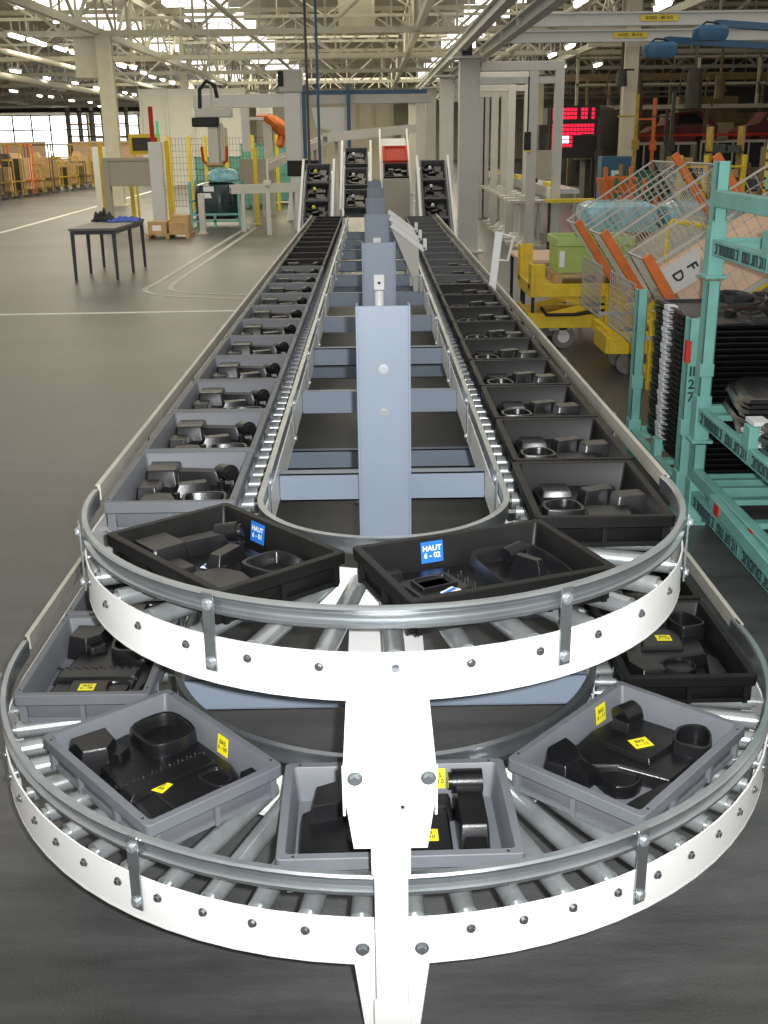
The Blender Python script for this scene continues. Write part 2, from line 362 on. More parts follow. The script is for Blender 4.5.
def conveyor(name, label, T, ro, ri, nroll, straps, y1, post_beams, lam):
    t = thing(name, label, 'conveyor', (CX, CY, 0))
    def P(mb, nm, m, **k):
        o = mb.build(nm, m, t, **k); o.matrix_parent_inverse = Matrix.Translation((-CX, -CY, 0)); return o
    b = MB(); b.sweep(upath(ro, y1), strip(T-.242, T-.115, .005)); b.sweep(upath(ro-.012, y1), strip(T-.242, T-.236, .03)); P(b, 'outer_side_frame', 'white')
    b = MB(); b.sweep(upath(ri, y1), strip(T-.242, T-.115, .005)); b.sweep(upath(ri+.012, y1), strip(T-.242, T-.236, .03)); P(b, 'inner_side_frame', 'white')
    b = MB(); b.sweep(apath(ro-.012, 178, 366), [(a, z+T) for a, z in CPROF]); P(b, 'curved_guard_rail', 'galv')
    for sx in (-1, 1):
        b = MB(); x = CX+sx*(ro-.006); n = (sx, 0, 0)
        b.sweep([((x, CY+.08, 0), n), ((x, y1, 0), n)], [(a, z+T) for a, z in ((-.004, -.05), (.004, -.05), (.006, -.045), (.006, -.006), (.012, -.004), (.012, 0), (-.004, 0))]); P(b, 'straight_guard_rail', 'galv_refl')
    # inner guard rail runs round in one piece
    b = MB(); b.sweep(upath(ri-.004, y1), [(a, z+T-.021) for a, z in ((-.006, -.05), (.006, -.05), (.007, -.044), (.004, -.036), (.004, -.016), (.009, -.008), (.009, 0), (-.010, 0), (-.010, -.006), (-.006, -.010))]); P(b, 'inner_guard_rail', 'galv')
    # strap brackets that carry the guard rails
    def strap(p, n, s=1):
        b = MB(); p = Vector(p); n = Vector(n); tx = Vector((-n.y, n.x, 0)); R = Matrix((tx, n, Vector((0, 0, 1)))).transposed()
        b.box(p+n*.004+Vector((0, 0, T-.1)), (.032, .005, .206), R)
        o = P(b, 'rail_bracket', 'strap')
        for dz in (.026, .180): q = MB(); bolt_mb(q, p+n*.007+Vector((0, 0, T-dz)), n); q.build('bolt', 'zinc', o)
    for a in straps:
        n = (math.cos(math.radians(a)), math.sin(math.radians(a)), 0); strap((CX+(ro+.007)*n[0], CY+(ro+.007)*n[1], 0), n)
    y = CY+.16
    while y < y1-.3:
        for sx in (-1, 1): strap((CX+sx*(ro+.003), y+.75, 0), (sx, 0, 0))
        if lam:
            for sx in (-1, 1): strap((CX+sx*(ri-.012), y, 0), (-sx, 0, 0))
        y += 1.12
    # rollers in the bend, each with its axle bolt on the outer frame
    for k in range(nroll):
        a = math.radians(lam0[lam]+lam1[lam]*k); n = Vector((math.cos(a), math.sin(a), 0)); c = Vector((CX, CY, 0)); z = Vector((0, 0, T-.147))
        b = MB(); A, B = c+n*(ri+.022)+z, c+n*(ro-.028)+z
        b.cyl(A, B, .0265, n=20); b.cyl(A-n*.012, B+n*.012, .017, n=14); b.cyl(A-n*.022, B+n*.026, .007, n=8)
        o = P(b, 'roller', 'roller')
        for rr, ss in ((ro+.003, 1), (ri-.003, -1)): q = MB(); bolt_mb(q, c+n*rr+Vector((0, 0, T-.155)), n*ss, .0075, .009); q.build('axle_bolt', 'bolt', o)
    # rollers under the straight lanes: the ones near the bend apart, the rest of the run together
    far = MB(); near = 0
    yy = CY+.07
    while yy < y1-.05:
        for sx in (-1, 1):
            A, B = Vector((CX+sx*(ri+.052), yy, T-.147)), Vector((CX+sx*(ro-.028), yy, T-.147)); n = Vector((sx, 0, 0))
            b = MB() if near < 40 else far
            b.cyl(A, B, .0265, n=14 if near < 40 else 8); b.cyl(B, B+n*.03, .007, n=6); b.cyl(A, A-n*.054, .007, n=6)
            if near < 40: P(b, 'roller', 'roller'); near += 1
        yy += .115
    o = P(far, 'roller', 'roller'); o['kind'] = 'stuff'
    # cross beams between the two lanes
    for y in post_beams:
        b = MB(); z0, z1 = T-.255, T-.148
        x0, x1 = CX-ri+.005, CX+ri-.005
        b.b2(x0, y, z0, x1, y+.006, z1); b.b2(x0, y, z1-.006, x1, y+.05, z1); b.b2(x0, y, z0, x1, y+.05, z0+.006)
        P(b, 'cross_beam', 'blue_grey')
    return t
lam0 = {True: -135-11.35*3, False: -147.95-6.05*4}; lam1 = {True: 11.45, False: 6.05}
beams = [3.84, 5.22, 6.4, 7.6, 8.85, 10.1, 11.3, 12.5, 13.7, 15.0]
UP = conveyor('roller_conveyor', 'upper deck of the white-framed roller conveyor loop, nearer the camera height', 1.03, .905, .385, 16, (-118, -61.8, -162, -18), YEND, beams, True)
LOW = conveyor('roller_conveyor', 'lower wider deck of the white-framed roller conveyor loop near the floor', .51, 1.19, .674, 30, (-120.5, -60.3, -170, -10), YEND, [3.21, 3.9, 6.0, 8.5, 11, 13.5], False)

# centre posts between the lanes
POSTX = .03
for i in range(6):
    y = 3.75+2.43*i
    t = thing('channel_post', '%s upright blue-grey channel post between the conveyor lanes, counted from the front' % ORD[i], 'post', (POSTX, y, 0), 0, 'channel posts along the conveyor middle')
    b = MB(); b.b2(-.093, 0, 0, .093, .008, 1.51); b.b2(-.095, -.014, 0, -.087, .07, 1.512); b.b2(.087, -.014, 0, .095, .07, 1.512); b.b2(-.16, -.08, 0, .16, .12, .012)
    b.build('channel', 'blue_grey', t, bevel=.002)
    for z in (1.29, 1.135) if i == 0 else ():
        q = MB(); bolt_mb(q, (0, 0, z), (0, -1, 0), .012, .011); q.build('bolt', 'strap', t)
    if i:
        q = MB(); q.b2(-.03, -.008, 1.25, .03, 0, 1.335); q.build('tab_plate', 'white', t, bevel=.003); q = MB(); q.cyl((0, -.008, 1.29), (0, -.0095, 1.29), .008, n=10); q.build('hole', 'hole', t)
        if i == 1: q = MB(); q.tube([(0, -.03, 1.24), (0, -.05, 1.20), (0, -.055, 1.12), (0, -.03, 1.0)], .026, 10); q.build('curved_pipe', 'white', t)
# white stand at the front of the loop
t = thing('support_stand', 'white square-tube support stand bolted to the front of both conveyor decks', 'stand', (.018, 1.955, 0))
b = MB(); b.b2(-.036, -.036, 0, .036, .030, .70); b.build('post', 'white', t, bevel=.003)
b = MB(); b.b2(-.041, -.042, 0, .041, -.012, .225); b.b2(-.09, -.09, 0, .09, .07, .01); b.build('base_sleeve', 'white', t, bevel=.003)
b = MB(); b.b2(-.042, -.041, .575, .042, -.012, .72); b.build('head_sleeve', 'white', t, bevel=.003)
b = MB()
def taper(b, y, w0, w1, za, zb, zc, th):
    pts = [(-w0/2, za), (w0/2, za), (w0/2, zb), (w1/2, zc), (-w1/2, zc), (-w0/2, zb)]
    b.add([(x, y, z) for x, z in pts]+[(x, y+th, z) for x, z in pts], [(0, 5, 4, 3, 2, 1), (6, 7, 8, 9, 10, 11)]+[(i, (i+1) % 6, 6+(i+1) % 6, 6+i) for i in range(6)])
taper(b, -.012, .20, .158, .825, .785, .622, .006)
b.b2(-.1, -.006, .776, .1, .75, .786); b.b2(-.1, -.006, .70, -.094, .36, .785); b.b2(.094, -.006, .70, .1, .36, .785)
b.build('upper_bracket', 'white', t, bevel=.0015)
b = MB(); taper(b, .030, .175, .115, .372, .30, .04, .005); b.build('lower_bracket', 'white', t, bevel=.0015)
for x, y, z in ((-.073, -.012, .796), (.080, -.012, .796), (-.066, .030, .325), (.068, .030, .325)):
    q = MB(); bolt_mb(q, (x, y, z), (0, -1, 0), .011, .012); q.build('bolt', 'strap', t)
q = MB(); q.cyl((.026, -.0123, .725), (.026, -.013, .725), .005, n=10); q.build('hole', 'hole', t)

# ------------------------------------------------------------------ bins and mouldings
BL, BW, BH = .578, .408, .103
def rrect(lx, ly, r, z, k=3):
    P = []
    for (sx, sy, a0) in ((1, 1, 0), (-1, 1, 90), (-1, -1, 180), (1, -1, 270)):
        for i in range(k+1):
            a = math.radians(a0+90*i/k); P.append((sx*(lx/2-r)+r*math.cos(a), sy*(ly/2-r)+r*math.sin(a), z))
    return P
def bin_mb(L=BL, Wd=BW, H=BH):
    b = MB()
    b.loft([rrect(L-.06, Wd-.06, .02, 0), rrect(L-.05, Wd-.05, .022, .006), rrect(L-.034, Wd-.034, .018, H-.04), rrect(L-.006, Wd-.006, .016, H-.036), rrect(L, Wd, .014, H-.032), rrect(L, Wd, .014, H-.002), rrect(L-.004, Wd-.004, .013, H),
            rrect(L-.042, Wd-.042, .010, H), rrect(L-.046, Wd-.046, .010, H-.003), rrect(L-.07, Wd-.07, .014, .008)])
    for sy in (-1, 1):
        for x in (-L/2+.03, -.10, .10, L/2-.03): b.box((x, sy*(Wd/2-.016), H*.4), (.014, .016, H*.66))
        b.box((0, sy*(Wd/2-.020), .014), (L-.06, .010, .014))
    for sx in (-1, 1):
        for y in (-Wd/2+.03, .0, Wd/2-.03): b.box((sx*(L/2-.016), y, H*.4), (.016, .014, H*.66))
        b.box((sx*(L/2-.020), 0, .014), (.010, Wd-.06, .014))
    b.m = 1
    for sx in (-1, 1):
        for sy in (-1, 1): b.cyl((sx*(L/2-.04), sy*(Wd/2-.011), H-.001), (sx*(L/2-.04), sy*(Wd/2-.011), H+.0004), .004, n=8)
    return b
protoB = {}
for m in ('bin_grey', 'bin_black', 'bin_dark'):
    protoB[m] = bin_mb().build('storage_bin', [m, 'hole'])
def place_bin(m, x, y, z, a, label, group, rot=None):
    o = protoB[m].copy() if protoB[m].users_collection == () or protoB[m].get('used') else protoB[m]
    if o is not protoB[m]: COL.objects.link(o)
    protoB[m]['used'] = 1
    o.location = (x, y, z); o.rotation_euler = rot or (0, 0, a); tag(o, label, 'bin', group)
    return o
# moulded black trim parts: local x along the bin, y across it
def quad(cx, cy, lx, ly, a=0, skew=0):
    c, s = math.cos(math.radians(a)), math.sin(math.radians(a))
    return [(cx+c*x*lx/2-s*(y*ly/2), cy+s*x*lx/2+c*(y*ly/2)) for x, y in ((-1+skew, -1), (-.9+skew, -1), (.9-skew, -1), (1-skew, -.85), (1, .85), (.9, 1), (-.9, 1), (-1, .85))]
def dshape(cx, cy, lx, ly, a=0):
    P = [(-1, -.55), (-.85, -.95), (-.4, -1), (.5, -.85), (1, -.45), (1.02, .1), (.75, .7), (.3, 1), (-.6, 1), (-.95, .8)]
    c, s = math.cos(math.radians(a)), math.sin(math.radians(a))
    return [(cx+c*x*lx/2-s*y*ly/2, cy+s*x*lx/2+c*y*ly/2) for x, y in P]
def ngon(cx, cy, r, n=14): return [(cx+r*math.cos(2*PI*i/n), cy+r*math.sin(2*PI*i/n)) for i in range(n)]
Z0 = .0085
def lug(b, p, q, r):   # round-headed lug lying between p and q
    b.cyl(p, q, r, r*.92, n=18); b.cyl(q, Vector(q)+(Vector(q)-Vector(p))*.15, r*.7, r*.6, n=16)
def part_A():
    b = MB()
    b.prism(quad(.0, .0, .42, .27), Z0, .028, .97)
    b.prism(quad(-.15, -.09, .12, .11), Z0, .085, .86); b.prism(quad(-.03, -.115, .09, .07), Z0, .062, .85)
    b.pocket(dshape(.12, .075, .16, .14, 4), .02, .062, .80, .032)
    b.prism([(.0, -.12), (.17, -.14), (.20, -.02), (.10, .0), (.02, -.03)], Z0, .052, .86)
    b.prism(quad(-.02, .02, .05, .13, 20), .02, .070, .7)
    b.prism(quad(-.14, .02, .05, .16, -8), .02, .072, .82)
    lug(b, (-.16, .09, .055), (-.11, .125, .07), .030); b.prism(quad(-.15, .11, .08, .06), Z0, .06, .8)
    b.cyl((-.07, .10, .02), (-.07, .10, .055), .012, n=10); b.cyl((.03, -.02, .02), (.03, -.02, .05), .010, n=10)
    return b
def part_B():
    b = MB()
    b.prism([(-.17, -.10), (-.05, -.11), (-.03, .0), (-.03, .15), (-.17, .15)], Z0, .058, .95); b.pocket(dshape(-.09, .085, .11, .12, 0), .03, .080, .78, .035)
    b.prism([(-.155, -.10), (-.06, -.11), (-.05, .02), (-.155, .03)], .03, .064, .95)
    b.prism(quad(.02, -.03, .06, .12, 20), Z0, .092, .75); b.prism(quad(-.02, -.115, .07, .10, 12), Z0, .088, .85)
    b.prism(quad(.12, .0, .17, .26), Z0, .036, .95); b.prism(quad(.13, .07, .09, .10), .02, .056, .85)
    b.prism(quad(-.188, -.03, .018, .2), Z0, .034, .9)
    for k in range(9): b.box((-.181, -.11+.025*k, .042), (.012, .010, .012))
    return b
def part_B2():
    b = MB()
    b.prism(quad(0, 0, .43, .28), Z0, .026, .97)
    b.pocket([(.0, -.12), (.04, -.135), (.17, -.13), (.20, -.10), (.20, .09), (.17, .125), (.05, .13), (.01, .11)], .02, .070, .90, .040)
    b.prism(quad(.12, -.01, .03, .10, 25), .03, .085, .7); lug(b, (.10, .07, .06), (.15, .085, .07), .022)
    b.prism(quad(-.12, .0, .16, .13, 6), .02, .046, .85); b.pocket(quad(-.12, -.0, .10, .07, 6), .03, .056, .8, .01)
    b.prism(quad(-.19, .09, .05, .06), .02, .06, .8); b.prism(quad(-.16, -.115, .10, .035), .02, .05, .8)
    for k in range(22): b.cyl((-.05+.012*(k % 4), -.11+.01*k, .026), (-.05+.012*(k % 4), -.11+.01*k, .033), .004, n=6)
    return b
def part_C():
    b = MB()
    b.prism([(-.02, -.13), (.16, -.14), (.21, -.02), (.20, .13), (.06, .15), (-.06, .14), (-.10, .06), (-.05, .0)], Z0, .050, .94)
    b.prism([(.0, -.06), (.12, -.07), (.12, .05), (.0, .08)], .03, .066, .9)
    lug(b, (.115, .095, .082), (.165, .080, .088), .032); b.prism(quad(.14, .085, .10, .06), Z0, .08, .8)
    b.pocket(dshape(.15, -.095, .12, .10, 20), .03, .088, .80, .04)
    b.prism([(-.20, .05), (-.12, .05), (-.07, .10), (-.05, .15), (-.14, .16), (-.21, .12)], Z0, .092, .78); b.prism(quad(-.11, .055, .05, .05), Z0, .055, .8)
    b.pocket([(-.13, -.03), (-.10, -.07), (-.05, -.07), (-.01, -.04), (-.01, .05), (-.09, .06)], Z0, .044, .84, .012)
    b.prism([(-.21, -.15), (-.02, -.15), (.02, -.12), (-.12, -.09), (-.20, -.08)], Z0, .040, .85)
    return b
def part_D():
    b = MB()
    b.prism([(-.20, -.10), (.19, -.14), (.21, .12), (.10, .15), (-.16, .15), (-.22, .02)], Z0, .044, .95)
    b.pocket([(-.19, .04), (-.16, .0), (-.06, .0), (-.03, .03), (-.03, .12), (-.06, .15), (-.16, .15), (-.19, .12)], .03, .086, .80, .035)
    b.prism([(-.23, -.14), (-.13, -.15), (-.10, -.08), (-.14, -.03), (-.22, -.02)], Z0, .088, .80); b.prism(quad(-.13, -.055, .08, .06, 30), Z0, .066, .8)
    b.prism(quad(.05, -.005, .06, .26), .03, .058, .9); b.prism(quad(.13, .02, .12, .20), .03, .052, .93)
    b.pocket(dshape(.14, .07, .09, .07, 0), .03, .060, .84, .01); b.prism(quad(.20, .13, .05, .04), Z0, .075, .8)
    b.m = 1
    for k in range(30): b.cyl((.015+.006*(k % 3), -.13+.0082*k, .054), (.015+.006*(k % 3), -.13+.0082*k, .0605), .0045, .003, n=6)
    return b
def part_E():
    b = MB()
    b.prism([(-.22, -.13), (-.04, -.14), (.0, -.02), (-.02, .12), (-.10, .15), (-.22, .06)], Z0, .048, .93)
    b.prism([(-.20, .0), (-.12, .02), (-.08, .09), (-.13, .13), (-.19, .10)], Z0, .095, .8)
    b.cyl((-.07, -.06, .04), (-.07, -.06, .066), .045, .040, n=20); b.cyl((-.07, -.06, .066), (-.07, -.06, .052), .028, .026, n=18)
    b.prism(quad(.05, -.03, .14, .20), Z0, .044, .93); b.prism(quad(.08, .08, .1, .05), Z0, .06, .85)
    b.prism(quad(.165, .03, .07, .22), Z0, .088, .86); b.cyl((.128, .11, .09), (.198, .11, .09), .030, n=18); b.cyl((.12, .11, .09), (.13, .11, .09), .022, n=16)
    b.prism(quad(.165, -.09, .06, .06), Z0, .060, .8)
    return b
GP = {'A': part_A, 'B': part_B, 'B2': part_B2, 'C': part_C, 'D': part_D, 'E': part_E}
GZ = {'A': .0285, 'B': .0645, 'B2': .047, 'C': .067, 'D': .0525, 'E': .0445}
protoP = {}
def place_part(kind, x, y, z, a, label, group):
    if kind not in protoP:
        mb = GP[kind](); mb.v = [(p[0]*1.13, p[1]*1.10, p[2]) for p in mb.v]; protoP[kind] = mb.build('trim_moulding', ['trim', 'trimg'], bevel=.003); o = protoP[kind]
    else:
        o = protoP[kind].copy(); COL.objects.link(o)
    o.location = (x, y, z); o.rotation_euler = (0, 0, a); tag(o, label, 'car part', group)
    return o
ZU, ZL = 1.012-BH, .492-BH
def center(bx, by, deg, k):
    a = math.radians(deg); bx *= k; by *= k; e = Vector((math.cos(a), math.sin(a))); n = Vector((-e.y, e.x)); c = Vector((bx, by))+e*BL/2+n*BW/2
    return c.x, c.y, a
R90 = PI/2
# the two black bins standing askew on the upper bend
for (bx, by, deg, kind, num, sx, txt, side, st) in ((-.7405, 2.762, -49.4, 'A', '6 - 01', -.085, 'on the upper bend with a blue HAUT 6-01 label', 'left', (-.02, -.03)), (.0715, 2.266, 20.8, 'B2', '6 - 02', -.065, 'on the upper bend with a blue HAUT 6-02 label', 'right', (-.12, -.07))):
    x, y, a = center(bx, by, deg, 1.038)
    o = place_bin('bin_black', x, y, ZU, a, 'black plastic bin askew '+txt, 'bins on the upper bend')
    sticker(o, ['HAUT', num], .066, .060, 'blabel', 'inkw', (sx, BW/2-.0300, .064), (R90-.13, 0, 0), .021)
    p = place_part(kind, x, y, ZU, a, 'glossy black trim moulding with a blue-white sticker in the HAUT %s bin' % num.replace(' ', ''), 'mouldings on the upper bend')
    q = MB(); q.box((0, 0, .0006), (.05, .03, .0012)); so = q.build('label_sticker', 'inkw', p, loc=(st[0], st[1], GZ[kind]+.004), rot=(0, 0, .5)); so['label'] = 'small white and blue sticker'
    q = MB(); q.box((0, .002, .0009), (.046, .012, .0018)); q.build('blue_band', 'blabel', so)
# straight columns on the upper deck
for k in range(22):
    y = 3.135+.597*k+BL/2; grey = k < 11
    place_bin('bin_grey' if grey else 'bin_black', CX-.657, y, ZU, -R90, '%s %s plastic bin in the left upper lane, counted from the bend' % (ORD[k], 'grey' if grey else 'black'), 'bins in the left upper lane')
    if k < 12:
        p = place_part('A', CX-.657, y, ZU, -R90, 'black trim moulding inside the %s bin of the left upper lane from the bend' % ORD[k], 'mouldings in the left upper lane')
        if k < 4:
            q = MB(); q.box((0, 0, .0006), (.022, .05, .0012)); so = q.build('label_sticker', 'blabel', p, loc=(-.085, .0, .0295)); so['label'] = 'small blue sticker'
for k in range(22):
    y = 2.94+.597*k+BL/2; black = k < 9
    place_bin('bin_black' if black else 'bin_dark', CX+(.652 if k else .642), y, ZU, R90, '%s %s plastic bin in the right upper lane, counted from the bend' % (ORD[k], 'black' if black else 'dark grey'), 'bins in the right upper lane')
    if k < 12: place_part('B', CX+(.652 if k else .642), y, ZU, R90, 'black trim moulding with a D-shaped pocket in the %s bin of the right upper lane' % ORD[k], 'mouldings in the right upper lane')
# lower deck
for (bx, by, deg, m, kind, txt, sx, cap, where) in (
        (-.9232, 2.5887, -48.86, 'bin_grey', 'D', '6 - 09', .045, (.085, -.055, .4), 'on the left of the lower bend'),
        (-.2404, 2.0332, 1.0, 'bin_grey', 'E', '6 - 10', .108, (.070, -.045, .0), 'behind the white stand on the lower bend'),
        (.6178, 2.1693, 47.36, 'bin_grey', 'C', '6 - 11', .14, (.065, .0, -.5), 'on the right of the lower bend')):
    x, y, a = center(bx, by, deg, 1.025)
    o = place_bin(m, x, y, ZL, a, 'grey plastic bin with a yellow label, %s' % where, 'bins on the lower bend')
    sticker(o, ['BAS', txt], .050, .056, 'ylabel', 'ink', (sx, BW/2-.0300, .064), (R90-.13, 0, 0), .018)
    p = place_part(kind, x, y, ZL, a, 'black trim moulding with a yellow tag in the grey bin %s' % where, 'mouldings on the lower bend')
    sticker(p, ['BAS', txt], .056, .046, 'ylabel', 'ink', (cap[0], cap[1], GZ[kind]+.0006), (0, 0, cap[2]), .017)
for side, sx, y0, seq in (('left', -.917, 2.885, ('bin_grey', 'bin_grey', 'bin_black', 'bin_black')), ('right', .930, 2.935, ('bin_black', 'bin_black', 'bin_black'))):
    for k, m in enumerate(seq):
        y = y0+.597*k+BL/2
        o = place_bin(m, CX+sx, y, ZL, -R90 if sx < 0 else R90, '%s plastic bin in the %s lower lane, %s behind the bend' % ('grey' if m == 'bin_grey' else 'black', side, ORD[k]), 'bins in the %s lower lane' % side)
        if k < 2:
            kd = 'D' if sx < 0 else 'C'
            p = place_part(kd, CX+sx, y, ZL, -R90 if sx < 0 else R90, 'black trim moulding in the %s lower lane, in the %s bin behind the bend' % (side, ORD[k]), 'mouldings in the lower lanes')
            if k == 0: sticker(p, ['BAS', '6 - 08' if sx < 0 else '6 - 12'], .05, .042, 'ylabel', 'ink', ((.145, -.02, GZ[kd]+.0006) if sx < 0 else (.06, -.005, GZ[kd]+.0006)), (0, 0, R90 if sx < 0 else -R90), .016)

# inclined feeders at the far end
def incline(x, w, y0, z0, y1, z1, n, label, cat_bins, first_m, drop=0):
    t = thing('inclined_conveyor', label, 'conveyor', (x, y0, 0))
    dy, dz = y1-y0, z1-z0; L = math.hypot(dy, dz); th = math.atan2(dz, dy)
    for s in (-1, 1):
        b = MB(); b.bar((s*w/2, -.1, z0+.02), (s*w/2, dy+.1, z1+.1), .035, .12); b.build('side_rail', 'white', t)
        b = MB(); b.bar((s*w/2, 0, 0), (s*w/2, 0, z0), .05); b.build('leg', 'white', t); b = MB(); b.bar((s*w/2, dy, 0), (s*w/2, dy, z1), .05); b.build('leg', 'white', t)
    b = MB(); b.bar((0, 0, z0-.05), (0, dy, z1-.05), w-.04, .03); b.build('slider_bed', 'galv', t)
    for k in range(n):
        f = (k+.5)/n; c = Vector((x, y0+dy*f, z0+dz*f)); nrm = Vector((0, -math.sin(th), math.cos(th)))
        c = c+nrm*(-.03)
        o = place_bin('bin_dark', c.x, c.y, c.z, 0, '%s dark bin from the bottom of the %s' % (ORD[k], cat_bins), 'bins on the inclined feeders', rot=(th, 0, R90))
        o.rotation_euler = (Matrix.Rotation(th, 3, 'X') @ Matrix.Rotation(R90, 3, 'Z')).to_euler()
        key = 'A' if k % 2 else 'D'
        p = place_part(key, c.x, c.y, c.z, 0, 'trim moulding in the %s bin from the bottom of the %s' % (ORD[k], cat_bins), 'mouldings on the inclined feeders')
        p.rotation_euler = o.rotation_euler
        if first_m:
            q = MB(); q.cyl((.1, .05, .07), (.1, .05, .1), .03, .02, n=10); s = q.build('cap', first_m, p); s['label'] = 'pale cap'
    return t
incline(-.87, .5, 16.75, .60, 18.55, 1.62, 4, 'steep white inclined conveyor rising at the far left of the loop', 'far left inclined conveyor', 'ylabel')
incline(-.27, .5, 18.3, .92, 20.2, 1.9, 3, 'white inclined conveyor between the far left one and the grey panel', 'inner left inclined conveyor', 'inkw')
incline(.98, .5, 16.6, .60, 18.4, 1.66, 4, 'steep white inclined conveyor rising at the far right of the loop', 'far right inclined conveyor', 'foam')
t = thing('lift_station', 'tall beige lift cabinet at the far end carrying a black and a red bin', 'machine', (.385, 18.0, 0))
b = MB(); b.b2(-.215, 0, .45, .215, .5, 1.47); b.b2(-.19, .02, 0, -.13, .4, .45); b.b2(.13, .02, 0, .19, .4, .45); b.build('cabinet', 'beige', t, bevel=.006)
for s in (-1, 1):
    b = MB(); b.bar((s*.24, -.02, 1.2), (s*.24, 2.4, 2.2), .03, .09); b.bar((s*.24, 0, 0), (s*.24, 0, 1.4), .03, .05); b.build('side_rail', 'white', t)
b = MB(); b.bar((0, .1, 1.40), (0, 2.4, 2.06), .44, .03); b.build('slider_bed', 'white', t)
o = place_bin('bin_black', .385, 18.34, 1.50, 0, 'black bin on top of the beige lift cabinet, below the red bin', 'bins on the lift'); o.rotation_euler = (Matrix.Rotation(.35, 3, 'X') @ Matrix.Rotation(R90, 3, 'Z')).to_euler()
p = place_part('B', .385, 18.34, 1.50, 0, 'trim moulding in the black bin on the beige lift cabinet', None); p.rotation_euler = o.rotation_euler
b = MB(); b.loft([rrect(.50, .36, .02, 0), rrect(.54, .40, .02, .10), rrect(.56, .42, .02, .11), rrect(.56, .42, .02, .16), rrect(.48, .34, .02, .165), rrect(.46, .32, .02, .14)])
o = tag(b.build('storage_bin', 'redp', loc=(.385, 18.98, 1.70), rot=(Matrix.Rotation(.42, 3, 'X') @ Matrix.Rotation(R90, 3, 'Z')).to_euler()), 'bright red bin high on the lift at the far end', 'bin')

# small fixtures on the upper deck
for i, y in enumerate((9.0, 9.9, 10.8)):
    t = thing('bracket_arm', 'white angled bracket arm inside the right lane, %s of three from the front' % ORD[i], 'bracket', (.15, y, 0), 0, 'angled bracket arms by the right lane')
    b = MB(); b.bar((0, 0, 1.40), (.27, 0, 1.20), .05, .04); b.bar((.27, 0, 1.20), (.27, 0, 1.29), .05, .03); b.build('arm', 'white', t, bevel=.004)
    b = MB(); b.add([(0, -.02, 1.37), (.22, -.02, 1.22), (.22, -.02, 1.0), (.17, -.02, .98), (0, .0, 1.37), (.22, .0, 1.22), (.22, .0, 1.0), (.17, .0, .98)], [(0, 1, 2, 3), (7, 6, 5, 4), (0, 4, 5, 1), (1, 5, 6, 2), (2, 6, 7, 3), (3, 7, 4, 0)]); b.build('gusset', 'pale', t)
    b = MB(); b.bar((.195, .01, .80), (.195, .01, 1.02), .04); b.build('foot', 'pale', t)
t = thing('sensor_bracket', 'white open frame bracket leaning outward on the right guard rail', 'bracket', (.93, 8.2, 0))
b = MB(); b.bar((-.05, 0, .92), (.0, 0, 1.40), .055, .03, (0, 1, 0)); b.build('upright', 'white', t, bevel=.003)
b = MB(); b.tube([(.0, 0, 1.39), (.11, 0, 1.36), (.07, 0, 1.19), (-.02, 0, 1.20)], .009, 8); b.build('frame_loop', 'white', t)

# ------------------------------------------------------------------ teal stacking racks with black trays
def stencil_marks(b, p, q, n, h, nrm):
    p, q = Vector(p), Vector(q); d = (q-p)/n
    rnd = random.Random(n)
    dn = d.normalized()
    for k in range(n):
        c = p+d*(k+.5); w = d.length*.62
        b.bar(c-dn*w*.5+Vector((0, 0, -h/2)), c-dn*w*.5+Vector((0, 0, h/2)), .004, w*.3, nrm)
        if rnd.random() < .7: b.bar(c-dn*w*.5+Vector((0, 0, h*.42)), c+dn*w*.4+Vector((0, 0, h*.42)), .004, h*.16)
        if rnd.random() < .6: b.bar(c-dn*w*.5+Vector((0, 0, -h*.42)), c+dn*w*.4+Vector((0, 0, -h*.42)), .004, h*.16)
        if rnd.random() < .6: b.bar(c+dn*w*.42+Vector((0, 0, -h/2)), c+dn*w*.42+Vector((0, 0, h/2)), .004, w*.3, nrm)
